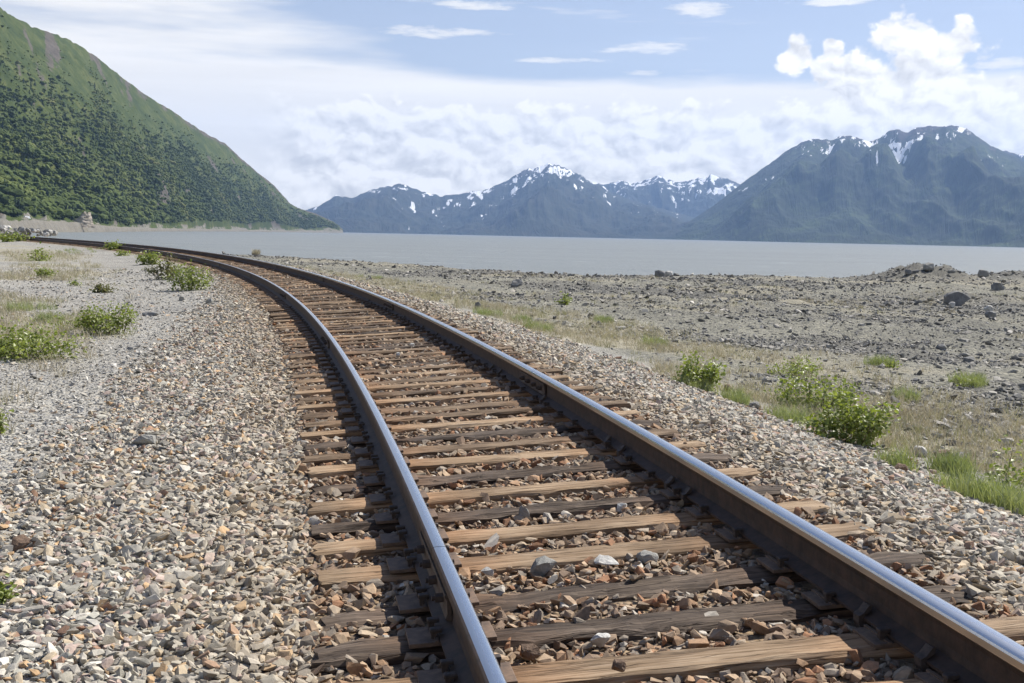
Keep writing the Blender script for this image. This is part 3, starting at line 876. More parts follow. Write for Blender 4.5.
ORD = ['first', 'second', 'third', 'fourth', 'fifth', 'sixth', 'seventh', 'eighth', 'ninth', 'tenth', 'eleventh', 'twelfth', 'thirteenth', 'fourteenth', 'fifteenth', 'sixteenth', 'seventeenth', 'eighteenth',
       'nineteenth', 'twentieth']
LOOK = {'tan': 'pale tan timber tie with open grain', 'mid': 'brown weathered timber tie', 'dark': 'dark worn timber tie with ragged edges'}
NEARLAB = {1: 'tan timber tie cut by the bottom edge of the picture, mostly hidden behind the stones',
           2: 'pale tan timber tie carrying the small loose brown stone', 3: 'dark worn tie just behind the pale one with the loose stone',
           4: 'dark cracked timber tie in front of the big grey stone and flat slab', 5: 'tan timber tie behind the rounded grey stone and big grey stone'}
for i, (s, kind) in enumerate(TIES):
    me = VAR[kind][(i * 3 + int(s * 7)) % 5]
    x, y, z = track_pt(s, 0, TIE_TOP)
    t = tr(s)[2]
    o = link(bpy.data.objects.new('railway_tie', me))
    dz = rt.uniform(-.012, .006) - (.012 if kind == 'dark' else 0)
    o.location = (x, y, z + dz); o.rotation_euler = (0, -math.atan(CANT) + rt.gauss(0, .004), t + rt.gauss(0, .010))
    o.scale = (1, rt.uniform(.88, 1.08), 1)
    if i in NEARLAB: lab = NEARLAB[i]
    elif i < 20: lab = '%s, %s up from the bottom of the picture' % (LOOK[kind], ORD[i - 1 if i else 0])
    else: lab = {'tan': 'pale tan tie among the closely packed ties further along the curve', 'mid': 'brown tie among the closely packed ties further along the curve',
                 'dark': 'dark tie among the closely packed ties further along the curve'}[kind]
    if i == 0: lab = 'dark timber tie at the near end of the track, below the picture edge'
    tag(o, lab, 'railway tie', 'wooden ties under the rails' if i < 20 else '%s ties far along the curve' % kind)
    if s < 42:
        for sd in (-1, 1):
            p = link(bpy.data.objects.new('tie_plate', PLATE), o); p.location = (sd * .7525, 0, -.002 - dz); p.rotation_euler = (0, 0, 0 if sd < 0 else PI)
            if s < 20:
                for (ax, ay) in ((.088, .05), (-.088, -.05), (-.088, .055)):
                    q = link(bpy.data.objects.new('spike', SPIKE), p); q.location = (ax, ay + rt.uniform(-.01, .01), .004 + rt.uniform(-.002, .006))
                    q.rotation_euler = (0, 0, 0 if ax > 0 else PI)

# rails
HALF = [(.070, 0), (.070, .011), (.045, .019), (.013, .032), (.0085, .060), (.0085, .112), (.013, .134), (.034, .143), (.0365, .149), (.0365, .160), (.0365, .172), (.0335, .180), (.025, .1845), (.0125, .1858), (0, .1862)]
PROF = HALF + [(-a, b) for a, b in HALF[-2::-1]]
PROF = np.array(PROF); NP_ = len(PROF)
JOINTS = {-1: [-7.4, 2.65, 12.5, 22.5, 32.6, 42.75, 54.0, 64.2, 74.4, 84.6, 95.0], 1: [-2.4, 7.72, 17.9, 28.5, 38.6, 48.7, 58.9, 69.0, 79.3, 89.4]}


def sweep(s_list, side, prof, off=0.0, dz=0.0):
    ca, sa = math.cos(math.atan(CANT)), math.sin(math.atan(CANT))
    out = []
    for s in s_list:
        cx, cy, t = tr(s)
        o = side * .7525
        bx_, by_, bz_ = cx + o * math.cos(t), cy + o * math.sin(t), HEAD + CANT * o - .1862
        a = prof[:, 0] * ca - prof[:, 1] * sa
        b = prof[:, 0] * sa + prof[:, 1] * ca
        out.append(np.stack([bx_ + a * math.cos(t), by_ + a * math.sin(t), bz_ + b], 1))
    return np.array(out)


def prism(grid, cap=True, close=True):
    n, m, _ = grid.shape
    F = []
    for i in range(n - 1):
        for k in range(m if close else m - 1):
            k2 = (k + 1) % m
            F.append((i * m + k, i * m + k2, (i + 1) * m + k2, (i + 1) * m + k))
    return F


FULL = PROF
for side, nm in ((-1, 'inner'), (1, 'outer')):
    PROF = FULL.copy()
    if side < 0: PROF[PROF[:, 1] > .14, 0] *= .86
    cuts = [s for s in JOINTS[side] if s > 0]
    edges = [-1.0] + cuts + [235.0]
    bm = bmesh.new()
    lay = bm.verts.layers.float.new('across')
    for a, b in zip(edges[:-1], edges[1:]):
        L_ = b - a
        st = max(2, int(L_ / .25) if a < 70 else int(L_ / .6))
        ss = np.linspace(a + .003, b - .003, st + 1)
        g = sweep(ss, side, PROF)
        vs = []
        for row in g:
            r_ = []
            for k, p in enumerate(row):
                v = bm.verts.new(p); v[lay] = PROF[k, 0] * 1.0 + PROF[k, 1] * .7 ; r_.append(v)
            vs.append(r_)
        for i in range(len(vs) - 1):
            for k in range(NP_):
                k2 = (k + 1) % NP_
                f = bm.faces.new((vs[i][k], vs[i][k2], vs[i + 1][k2], vs[i + 1][k]))
                za, zb = PROF[k, 1], PROF[k2, 1]; xm = (PROF[k, 0] + PROF[k2, 0]) / 2
                top = min(za, zb) >= .1844 or (min(za, zb) >= .1799 and xm * side < 0)
                gauge = (min(za, zb) >= .1489 and xm * side < 0)
                f.material_index = 1 if (top or gauge) else 0
                f.smooth = top
        bm.faces.new([bm.verts.new(v.co) for v in vs[0]][::-1]); bm.faces.new([bm.verts.new(v.co) for v in vs[-1]])
    bm.normal_update()
    me = bpy.data.meshes.new('rail'); bm.to_mesh(me); bm.free()
    me.materials.append(M_RAIL); me.materials.append(M_POLISH)
    rail = obj('rail', me)
    tag(rail, {'inner': 'rusty steel rail nearest the wide gravel shoulder, inside of the curve', 'outer': 'rusty steel rail with bright blue top on the water side'}[nm], 'rail', 'two rails of the track')
    # joint bars with bolts
    bar = np.array([(.012, .034), (.030, .034), (.036, .042), (.028, .062), (.028, .108), (.036, .124), (.034, .132), (.014, .130)])
    for j in cuts[:6]:
        for fs in (-1, 1):
            pr = bar.copy(); pr[:, 0] *= fs
            ss = np.linspace(j - .45, j + .45, 7)
            g = sweep(ss, side, pr); bm = bmesh.new()
            vs = [bm.verts.new(p) for p in g.reshape(-1, 3)]; m_ = len(pr)
            for f in prism(g): bm.faces.new([vs[q] for q in f])
            bm.faces.new(vs[:m_][::-1]); bm.faces.new(vs[-m_:]); bmesh.ops.recalc_face_normals(bm, faces=bm.faces)
            bo = bm_obj('joint_bar', bm, M_BAR, rail)
            if j < 24:
                for k in range(4):
                    sj = j - .33 + .22 * k
                    c0 = sweep([sj], side, np.array([(fs * .027, .085), (fs * .060, .085), (fs * .072, .085)]))[0]
                    bm = bmesh.new(); add_cyl(bm, .019, .018, c0[0], c0[1], 6); add_cyl(bm, .009, .011, c0[1], c0[2], 8)
                    bm_obj('bolt', bm, M_SPIKE, bo)
    # rail anchors gripping the rail foot beside the ties
    anch = [1.48, 1.90, 3.80, 4.07, 5.32, 5.0, 7.2, 9.0, 9.4, 11.3, 13.0, 14.2, 16.0, 18.1, 20.3] if side > 0 else [2.31, 3.25, 5.45, 8.5, 11.0, 14.5]
    for sj in anch:
        gs = -side
        pr = np.array([(.080, -.028), (.088, -.01), (.088, .016), (.070, .024), (.046, .052), (.036, .050), (.040, .030), (.066, .014), (.072, .006), (.072, -.003), (-.06, -.003), (-.06, -.028)]) * np.array([gs, 1])
        g = sweep([sj - .022, sj + .022], side, pr); bm = bmesh.new(); vs = [bm.verts.new(p) for p in g.reshape(-1, 3)]; m_ = len(pr)
        for f in prism(g): bm.faces.new([vs[q] for q in f])
        bm.faces.new(vs[:m_][::-1]); bm.faces.new(vs[-m_:]); bmesh.ops.recalc_face_normals(bm, faces=bm.faces)
        bm_obj('rail_anchor', bm, M_SPIKE, rail)

# ================================================================== crushed stone, gravel, rubble
TIE_S = np.array([t[0] for t in TIES])


def in_view(x, y, half=34):
    return (np.abs(np.arctan2(x, y)) < math.radians(half)) & (np.hypot(x, y) > 2.3)


def stones_track_space(n, smax, o0, o1, dens, accept):
    """candidates by station and offset, thinned to the wanted number per square metre"""
    s = rng.uniform(0, smax, n); o = rng.uniform(o0, o1, n)
    cx, cy, t = tr(s)
    x, y = cx + o * np.cos(t), cy + o * np.sin(t)
    d = np.hypot(x, y)
    per = n / (smax * (o1 - o0))
    p = dens(d) / per * accept(x, y, s, o, d)
    k = (rng.uniform(0, 1, n) < p) & in_view(x, y)
    return x[k], y[k], s[k], o[k], d[k]


def seg(specs):
    out = [stones_track_space(*a) for a in specs]
    return [np.concatenate(c) for c in zip(*out)]


dn = lambda d: 1850 * np.minimum(1, (8.5 / np.maximum(d, .1))) ** 1.7
jitter = lambda x, y: fbm(x * .8, y * .8, 3, 41) * .35


def acc_side(x, y, s, o, d):
    j = jitter(x, y)
    a = np.where(o < 0, sstep(-3.4, -2.3, o + j - .055 * np.clip(s - 12, 0, 22)) * (o < -1.26), sstep(4.6, 4.0, o + j) * (o > 1.26))
    return a


def acc_track(x, y, s, o, d):
    i = np.clip(np.searchsorted(TIE_S, s), 1, len(TIE_S) - 1)
    gap = np.minimum(np.abs(TIE_S[i] - s), np.abs(TIE_S[i - 1] - s))
    return np.where(gap > .105, 1.75, np.where(gap > .085, .5, .022))


def rail_clear(o, r=.085):
    return np.abs(np.abs(o) - .7525) > r


x, y, s, o, d = seg([(75000, 14, -3.8, -1.24, dn, acc_side), (75000, 14, 1.24, 4.8, dn, acc_side)])
x2, y2, s2, o2, d2 = seg([(40000, 46, -3.8, -1.24, lambda d: dn(d) * (d > 0), lambda *a: acc_side(*a) * (a[2] > 14)), (40000, 46, 1.24, 4.8, dn, lambda *a: acc_side(*a) * (a[2] > 14))])
x, y, s, o, d = [np.concatenate(q) for q in ((x, x2), (y, y2), (s, s2), (o, o2), (d, d2))]
n = len(x); print('ballast', n)
sz = .043 * (1 + np.maximum(0, d - 9) * .016) * np.clip(rng.lognormal(0, .33, n), .5, 2.1)
z = ground(x, y) + sz * rng.uniform(-.10, .22, n)
Sc = sz[:, None] * np.stack([rng.uniform(1.0, 1.6, n), rng.uniform(.8, 1.15, n), rng.uniform(.6, 1.0, n)], 1)
scatter('ballast_gravel', np.stack([x, y, z], 1), rand_rot(n, .45), Sc, [hull_mesh('stone', M_BALLAST, 400 + i, 15) for i in range(18)], 'grey, pink and orange crushed stone heaped along both sides of the ties', 'gravel', np.clip(sstep(2.3, 1.3, np.abs(o)) * .85 + .30 * fbm(x * 1.5, y * 1.5, 3, 12), 0, 1))

x, y, s, o, d = seg([(40000, 14, -1.30, 1.30, dn, acc_track), (30000, 46, -1.3, 1.3, dn, lambda *a: acc_track(*a) * (a[2] > 14))])
k = rail_clear(o); x, y, s, o, d = x[k], y[k], s[k], o[k], d[k]
n = len(x); print('track', n)
sz = .043 * (1 + np.maximum(0, d - 9) * .014) * np.clip(rng.lognormal(0, .36, n), .45, 2.0)
z = ground(x, y) + .006 + sz * rng.uniform(-.20, .30, n)
Sc = sz[:, None] * np.stack([rng.uniform(1.0, 1.5, n), rng.uniform(.8, 1.15, n), rng.uniform(.65, 1.0, n)], 1)
scatter('track_bed_gravel', np.stack([x, y, z], 1), rand_rot(n, .45), Sc, [hull_mesh('stone', M_TRACKSTONE, 500 + i, 15) for i in range(14)], 'dusty brown crushed stone filling the gaps between the ties', 'gravel')


def wedge(n, r0, r1, a0, a1, power):
    """points in a sector with number density falling as r**-power"""
    u = rng.uniform(0, 1, n); e = 2 - power
    r = (r0 ** e + u * (r1 ** e - r0 ** e)) ** (1 / e)
    a = np.radians(rng.uniform(a0, a1, n))
    return r * np.sin(a), r * np.cos(a), r


x, y, d = wedge(80000, 4.0, 48, -37, 5, 2.25)
s, o = so(x, y)
k = rng.uniform(0, 1, len(x)) < sstep(-2.1, -3.2, o + jitter(x, y) - .055 * np.clip(s - 12, 0, 22))
x, y, d, o = x[k], y[k], d[k], o[k]; n = len(x); print('fine', n)
sz = .026 * (1 + np.maximum(0, d - 7) * .045) * np.clip(rng.lognormal(0, .4, n), .5, 2.4)
z = ground(x, y) + sz * rng.uniform(-.2, .2, n)
Sc = sz[:, None] * np.stack([rng.uniform(1.0, 1.5, n), rng.uniform(.8, 1.15, n), rng.uniform(.55, .95, n)], 1)
scatter('fine_gravel', np.stack([x, y, z], 1), rand_rot(n, .4), Sc, [hull_mesh('stone', M_FINE, 600 + i, 12) for i in range(12)], 'fine light grey gravel spread over the flat ground left of the ballast', 'gravel')

x, y, d = wedge(170000, 8, 118, -20, 37, 1.6)
s, o = so(x, y)
c = crest(x, y)
band = sstep(-.12, .38, fbm(x * .11, y * .22, 4, 61) + .1) * .85 + .13
band = np.maximum(band + shore_heap(x, y) * .9, .9 * np.exp(-((x - MOUNDS[0][0]) ** 2 + (y - MOUNDS[0][1]) ** 2) / 18))
k = (rng.uniform(0, 1, len(x)) < band * sstep(4.6, 7.5, o)) & (c > -4)
x, y, d, o = x[k], y[k], d[k], o[k]; n = len(x); print('rubble', n)
sz = np.clip(.042 * (rng.pareto(2.5, n) + 1), 0, .21) * (1 + np.maximum(0, d - 15) * .016)
z = ground(x, y) + sz * rng.uniform(-.15, .15, n)
Sc = sz[:, None] * np.stack([rng.uniform(1.0, 1.5, n), rng.uniform(.8, 1.15, n), rng.uniform(.6, .95, n)], 1)
scatter('shore_rubble', np.stack([x, y, z], 1), rand_rot(n, .4), Sc, [hull_mesh('stone', M_RUBBLE, 700 + i, 14) for i in range(14)], 'dark grey broken stone strewn over the shore right of the track', 'rubble')


# ================================================================== grass
def tuft_mesh(name, material, seed, nb, h, spread, w, lean=.5):
    rr = np.random.default_rng(seed); V = []; F = []
    for b in range(nb):
        a = rr.uniform(0, 2 * PI); r = spread * math.sqrt(rr.uniform(0, 1))
        bx_, by_ = r * math.cos(a), r * math.sin(a); hh_ = h * rr.uniform(.45, 1.15)
        la = rr.uniform(0, 2 * PI); lx, ly = math.cos(la) * hh_ * rr.uniform(.1, lean), math.sin(la) * hh_ * rr.uniform(.1, lean)
        ta = rr.uniform(0, PI); wx, wy = math.cos(ta) * w / 2, math.sin(ta) * w / 2
        i = len(V)
        V += [(bx_ - wx, by_ - wy, -.01), (bx_ + wx, by_ + wy, -.01), (bx_ + lx * .35 + wx * .8, by_ + ly * .35 + wy * .8, hh_ * .55), (bx_ + lx * .35 - wx * .8, by_ + ly * .35 - wy * .8, hh_ * .55),
              (bx_ + lx + wx * .15, by_ + ly + wy * .15, hh_), (bx_ + lx - wx * .15, by_ + ly - wy * .15, hh_)]
        F += [(i, i + 1, i + 2, i + 3), (i + 3, i + 2, i + 4, i + 5)]
    return mesh_np(name, V, F, [material])


dryv = [tuft_mesh('tuft', M_DRY, 800 + i, 22, .17, .11, .005, .8) for i in range(5)] + [tuft_mesh('tuft', M_DRYGREEN, 820 + i, 18, .13, .12, .006, .8) for i in range(3)]
P = []
x, y, d = wedge(32000, 7, 75, -37, 37, 1.7)
s, o = so(x, y)
pr = np.where(o > 0, sstep(3.9, 5.0, o) * sstep(10.5, 6.2, o) * sstep(-.6, .15, fbm(x * .5, y * .5, 4, 51)) * 1.1 + sstep(6, 9, o) * sstep(.0, .42, fbm(x * .16, y * .30, 4, 52)) * .30,
              sstep(-3.3, -4.8, o) * sstep(-.25, .25, fbm(x * .30, y * .2, 4, 53) + .12 * sstep(20, 50, y)) * 1.0)
k = (rng.uniform(0, 1, len(x)) < pr) & (crest(x, y) > 1.0)
x, y, d = x[k], y[k], d[k]; n = len(x); print('dry', n)
f = rng.uniform(.5, 1.3, n) * (1 + np.maximum(0, d - 14) * .010)
scatter('dry_grass', np.stack([x, y, ground(x, y)], 1), np.stack([np.zeros(n), np.zeros(n), rng.uniform(0, 6.28, n)], 1), np.stack([f * 1.3, f * 1.3, f * rng.uniform(.6, 1.1, n)], 1), dryv,
        'pale dry grass in thin patches beside the ballast and on the flat ground', 'grass')
gv = [tuft_mesh('tuft', M_GRASS, 840 + i, 26, .20, .10, .006, .7) for i in range(4)]
GP = [(985, 503, 36, 55), (1015, 514, 30, 40), (950, 474, 14, 40), (786, 420, 20, 30), (735, 402, 14, 25), (692, 388, 22, 20), (830, 425, 26, 16), (895, 468, 12, 20), (800, 408, 24, 18), (602, 322, 10, 40), (488, 315, 14, 40),
      (372, 278, 16, 40), (520, 322, 10, 30), (540, 330, 14, 40), (655, 345, 12, 30), (970, 384, 16, 40), (62, 253, 30, 50), (82, 250, 22, 40), (50, 322, 10, 22), (30, 310, 20, 30), (905, 400, 10, 20), (880, 365, 12, 30)]
P = []
for px, py, w, nn in GP:
    X0, Y0, Z0, D0 = hit(px, py)
    r = w * D0 / FPX
    a = rng.uniform(0, 2 * PI, nn); q = np.sqrt(rng.uniform(0, 1, nn)) * r
    P.append(np.stack([X0 + q * np.cos(a), Y0 + q * np.sin(a) * 1.5], 1))
P = np.concatenate(P); n = len(P); f = rng.uniform(.45, 1.15, n)
scatter('green_grass', np.stack([P[:, 0], P[:, 1], ground(P[:, 0], P[:, 1])], 1), np.stack([np.zeros(n), np.zeros(n), rng.uniform(0, 6.28, n)], 1), np.stack([f * 1.1, f * 1.1, f], 1), gv,
        'fresh green grass in small patches along the foot of the ballast', 'grass')


# ================================================================== shrubs
def leaves_mesh(name, P, size, material, up=.55, seed=0):
    rr = np.random.default_rng(seed); n = len(P)
    d = rr.normal(size=(n, 3)); d[:, 2] = d[:, 2] * .5 + .25; d /= np.linalg.norm(d, axis=1)[:, None]
    nn = rr.normal(size=(n, 3)) * (1 - up); nn[:, 2] += up * 1.4
    w = np.cross(d, nn); w /= np.linalg.norm(w, axis=1)[:, None] + 1e-9
    nn = np.cross(w, d)
    sz = (size * rr.uniform(.6, 1.25, n))[:, None]
    a = P - d * sz * .5; b = P + d * sz * .5; fold = nn * sz * .10
    l1, l2 = P - d * sz * .12 + w * sz * .36 + fold, P - d * sz * .12 - w * sz * .36 + fold
    m1, m2 = P + d * sz * .22 + w * sz * .24 + fold * .8, P + d * sz * .22 - w * sz * .24 + fold * .8
    V = np.stack([a, l1, m1, b, m2, l2], 1).reshape(-1, 3)
    i = np.arange(n)[:, None] * 6
    F = np.concatenate([i + np.array([[0, 1, 2, 3]]), i + np.array([[0, 3, 4, 5]])])
    return mesh_np(name, V, F, [material])


def shrub(name, px, py, wpx, hpx, nst, nlf, leaf, label, group=None, material=None, lean=0.0, cat='shrub', seed=1, sparse=1.0, tuft=False):
    X0, Y0, Z0, D0 = hit(px, py)
    rr = np.random.default_rng(seed)
    w, h = wpx * D0 / FPX, hpx * D0 / FPX
    dp = w * .8
    leaf = max(leaf, .0021 * D0)
    e = empty(name, (X0, Y0 + dp * .35, ground(X0, Y0 + dp * .35) - .02))
    tag(e, label, cat, group)
    st = bmesh.new(); LP = []; nlf = int(nlf * 1.7)
    for k in range(nst):
        a = rr.uniform(0, 2 * PI); q = math.sqrt(rr.uniform(0, 1))
        tip = np.array([math.cos(a) * q * w * .46 + lean * w * .2, math.sin(a) * q * dp * .46, h * (1.0 - .5 * q * q) * rr.uniform(.45, 1.12)])
        root = np.array([math.cos(a) * q * w * .26, math.sin(a) * q * dp * .26, 0.0])
        mid = (root + tip) / 2 + np.array([rr.normal(0, .05) * w, rr.normal(0, .05) * w, h * .10])
        tr_ = max(.0028, .00028 * D0)
        add_cyl(st, tr_, tr_ * .8, root, mid, 5); add_cyl(st, tr_ * .8, tr_ * .4, mid, tip, 5)
        m_ = nlf // nst
        t_ = rr.uniform(.06, 1.0, m_) ** .85
        c = np.where(t_[:, None] < .5, root + (mid - root) * (t_[:, None] * 2), mid + (tip - mid) * (t_[:, None] * 2 - 1))
        sp = max(leaf * 1.1, w * .065) * sparse
        LP.append(c + rr.normal(size=(m_, 3)) * sp * np.array([1, 1, .7]))
    LP = np.concatenate(LP); LP[:, 2] = np.maximum(LP[:, 2], .015)
    bm_obj('stem', st, M_STEM, e)
    obj('foliage', leaves_mesh('foliage', LP, leaf, material or M_LEAF, seed=seed), e)
    return e


shrub('shrub', 8, 362, 118, 29, 26, 1500, .05, 'wide green shrub cut by the left picture edge on the grey gravel', seed=2)
shrub('shrub', 102, 336, 66, 33, 24, 900, .05, 'rounded bright green shrub on grey gravel, taller than its low neighbour at the picture edge', seed=3)
shrub('shrub', 185, 291, 50, 27, 16, 800, .05, 'bright green shrub beside the track in front of an olive one', seed=4)
shrub('shrub', 166, 280, 46, 22, 14, 500, .045, 'thin olive brown shrub behind the bright green one beside the track', material=M_LEAF_OLIVE, seed=5)
shrub('shrub', 146, 265, 30, 14, 10, 420, .05, 'small leafy green shrub near the rail, left of the olive shrub', seed=6)
shrub('shrub', 113, 250, 16, 9, 8, 200, .05, 'tiny green shrub against the rail, larger of a pair', seed=7)
shrub('shrub', 121, 256, 9, 6, 5, 90, .05, 'tiny green shrub just below its larger twin at the rail', seed=8)
shrub('shrub', 41, 278, 17, 11, 8, 220, .05, 'small round green plant on the gravel below a paler weed', seed=9)
shrub('weed', 36, 261, 22, 11, 8, 160, .05, 'yellowish green loose weed on the far gravel', seed=10, sparse=1.5, cat='weed')
shrub('shrub', 8, 242, 34, 9, 10, 260, .06, 'low green shrub far off at the left picture edge below the rails', seed=11)
shrub('weed', 101, 293, 24, 8, 12, 260, .03, 'low mat of fine dull green leaves on the gravel', seed=12, material=M_LEAF_OLIVE, cat='weed')
shrub('weed', 75, 286, 8, 6, 5, 60, .04, 'very small dark green weed on the gravel left of the low mat', seed=13, cat='weed')
shrub('weed', 62, 330, 26, 12, 8, 90, .05, 'few stray green leaves between the two largest gravel shrubs', seed=30, sparse=1.6, cat='weed')
shrub('weed', -3, 436, 20, 26, 6, 90, .04, 'green sprig cut by the left picture edge on grey gravel', seed=14, cat='weed')
shrub('fern', -5, 606, 18, 32, 6, 150, .03, 'pale green fern at the left picture edge among the stones', seed=15, cat='fern')
shrub('shrub', 702, 391, 58, 40, 22, 850, .05, 'compact green shrub at the foot of the ballast, nearer the rails', seed=16)
shrub('shrub', 806, 379, 72, 20, 18, 560, .04, 'low spreading green shrub behind the largest one', seed=17)
shrub('shrub', 858, 449, 96, 62, 30, 1150, .050, 'largest green shrub on the right, leafy down to the stones', seed=18)
shrub('shrub', 822, 414, 92, 46, 20, 800, .048, 'airy green shrub growing into the left of the largest one', seed=19, sparse=1.1)
shrub('shrub', 1012, 503, 40, 52, 9, 170, .045, 'sparse tall shrub with bare twigs at the right picture edge', seed=20, sparse=1.2)
shrub('weed', 565, 305, 18, 10, 8, 130, .05, 'small yellow green plant alone on the shore beyond the track', seed=21, cat='weed')
shrub('weed', 890, 368, 20, 9, 8, 80, .04, 'small pale green plant on dark ground behind the largest shrub', seed=22, cat='weed')
shrub('weed', 966, 387, 30, 9, 8, 110, .04, 'flat green plant on dark ground towards the right picture edge', seed=23, cat='weed')

tk = hit(256, 254)
e = empty('grass_tussock', (tk[0], tk[1], tk[2])); tag(e, 'straw coloured grass tussock standing above the water line beyond the rails', 'grass tussock')
obj('blades', tuft_mesh('blades', M_DRY, 950, 240, .55, .40, .035, .8), e)

# ================================================================== single rocks
def rock(px, py, wpx, hpx, material, label, name='rock', seed=1, n=26, on=None, cat='rock', group=None, dist=None):
    if dist is not None:
        p = at_dist(px, py, dist); X0, Y0, Z0, D0 = p[0], p[1], p[2], dist
    elif on is not None:
        d_ = ray(px, py); Z0 = on; k_ = (Z0 - CAMZ) / d_[2]; X0, Y0 = d_[0] * k_, d_[1] * k_; D0 = math.hypot(X0, Y0)
    else: X0, Y0, Z0, D0 = hit(px, py)
    w, h = wpx * D0 / FPX, hpx * D0 / FPX
    me = hull_mesh(name, None, seed, n, (1, 1, 1))
    co = np.zeros(len(me.vertices) * 3); me.vertices.foreach_get('co', co); co = co.reshape(-1, 3)
    lo, hi = co.min(0), co.max(0)
    co = (co - (lo + hi) / 2) / (hi - lo)
    co[:, 2] += .36
    co *= np.array([w, w * .85, h * 1.22])
    me.vertices.foreach_set('co', co.ravel())
    bm = bmesh.new(); bm.from_mesh(me)
    bmesh.ops.triangulate(bm, faces=bm.faces)
    bmesh.ops.subdivide_edges(bm, edges=bm.edges, cuts=2, use_grid_fill=True)
    bmesh.ops.smooth_vert(bm, verts=bm.verts, factor=.35, use_axis_x=True, use_axis_y=True, use_axis_z=True)
    for v in bm.verts:
        q = v.co / max(w, .01) * 3
        v.co += Vector((fbm(q.x + q.z, q.y + seed, 2, 3), fbm(q.y + q.z, q.x + seed, 2, 4), fbm(q.x - q.y, q.z + seed, 2, 5))) * w * .06
    bm.to_mesh(me); bm.free(); me.materials.append(material)
    o = obj(name, me); o.location = (X0, Y0 + w * .3, Z0 - h * .10); o.rotation_euler = (0, 0, 0)
    return tag(o, label, cat, group)


rock(516, 287, 13, 8, M_DARKROCK, 'black boulder alone on the shore near the water edge', 'boulder', 31)
rock(660, 277, 10, 7, M_DARKROCK, 'small black boulder on the skyline of the shore touching a white one', 'boulder', 32)
rock(669, 277, 7, 6, M_WHITEROCK, 'small white rock beside the black boulder at the water edge', 'rock', 33)
rock(958, 306, 23, 16, M_DARKROCK, 'largest dark pointed boulder on the rubble below the mound', 'boulder', 34, 16)
rock(952, 308, 6, 5, M_WHITEROCK, 'little pale stone at the foot of the largest dark boulder', 'rock', 35)
rock(998, 290, 12, 7, M_DARKROCK, 'dark rounded boulder on the rubble towards the right picture edge', 'boulder', 36)
rock(478, 309, 7, 8, M_DARKROCK, 'small dark upright stone in dry grass beside the ballast', 'rock', 37)
rock(930, 270, 10, 8, M_GREYROCK, 'grey boulder crowning the rubble mound at the water edge', 'boulder', 38)
rock(909, 275, 7, 5, M_DARKROCK, 'dark boulder on the left slope of the rubble mound', 'boulder', 39)
rock(952, 273, 7, 4, M_GREYROCK, 'low grey boulder on the right slope of the rubble mound', 'boulder', 40)
rock(984, 277, 10, 7, M_GREYROCK, 'small grey boulder on the skyline right of the rubble mound', 'boulder', 41)
rock(992, 318, 10, 6, M_DARKROCK, 'dark flat stone below a pale one on the right shore', 'rock', 42)
rock(989, 312, 8, 6, M_WHITEROCK, 'pale stone on the rubble towards the right picture edge', 'rock', 43)
rock(942, 350, 9, 6, M_DARKROCK, 'dark stone on a bare sandy spot of the right shore', 'rock', 44)
rock(970, 363, 10, 6, M_DARKROCK, 'dark stone on the right shore just above a flat green plant', 'rock', 45)
rock(759, 396, 8, 9, M_GREYROCK, 'small pointed grey stone at the ballast foot behind the compact shrub', 'rock', 46, 12)
rock(755, 409, 12, 7, M_DARKROCK, 'dark low stone at the ballast foot in front of a pointed one', 'rock', 47)
rock(728, 392, 9, 8, M_BROWNROCK, 'brown stone at the right side of the compact shrub', 'rock', 48)
rock(921, 457, 14, 10, M_WHITEROCK, 'pale stone right of the largest shrub', 'rock', 49)
rock(946, 461, 18, 10, M_BROWNROCK, 'brown stone right of the pale stone near the largest shrub', 'rock', 50)
rock(964, 462, 14, 9, M_GREYROCK, 'grey stone at the end of the little row past the largest shrub', 'rock', 51)
rock(902, 473, 14, 9, M_BROWNROCK, 'brown stone half sunk in the ballast below the largest shrub', 'rock', 52)
rock(141, 447, 28, 13, M_GREYROCK, 'blocky grey rock with a dark shaded side on the left gravel', 'rock', 53, 14)
rock(22, 552, 30, 13, M_BROWNROCK, 'flat brown rock among the stones near the left picture edge', 'rock', 54, 16)
rock(181, 301, 6, 6, M_GREYROCK, 'small grey rock on the stones in front of the green shrub beside the track', 'rock', 55)
rock(149, 316, 16, 4, M_DARKROCK, 'thin dark flat rock on gravel right of the rounded shrub', 'rock', 56)
rock(209, 304, 7, 6, M_GREYROCK, 'grey stone near the ballast edge right of the small grey rock', 'rock', 57)
z_ = HEAD + TIE_TOP
rock(619, 671, 15, 11, M_BROWNROCK, 'small loose brown stone lying on the nearest pale tie', 'stone', 61, 14, on=z_ + .03, cat='stone')
rock(622, 513, 11, 10, M_WHITEROCK, 'white speckled stone between ties near the right rail', 'stone', 62, on=z_ - .02, cat='stone')
rock(648, 563, 25, 12, M_GREYROCK, 'smooth rounded grey stone between ties', 'stone', 63, 40, on=z_ - .02, cat='stone')
rock(544, 574, 30, 16, M_GREYROCK, 'big angular grey stone between ties near the left rail', 'stone', 64, 14, on=z_ - .03, cat='stone')
rock(607, 566, 27, 7, M_WHITEROCK, 'flat pale stone between the rounded grey stone and the big angular one', 'stone', 65, 14, on=z_ - .02, cat='stone')
rock(524, 518, 12, 13, M_GREYROCK, 'upright grey stone leaning between ties in mid track', 'stone', 66, 14, on=z_ - .03, cat='stone')
rock(487, 575, 15, 7, M_WHITEROCK, 'thin white chip of stone beside the left rail', 'stone', 67, 9, on=z_ - .02, cat='stone')
rock(600, 648, 24, 13, M_WHITEROCK, 'cream coloured stone just behind the nearest pale tie', 'stone', 68, 14, on=z_ - .03, cat='stone')
rock(531, 658, 22, 13, M_BROWNROCK, 'tan brown stone just behind the nearest pale tie near the left rail', 'stone', 69, 14, on=z_ - .03, cat='stone')
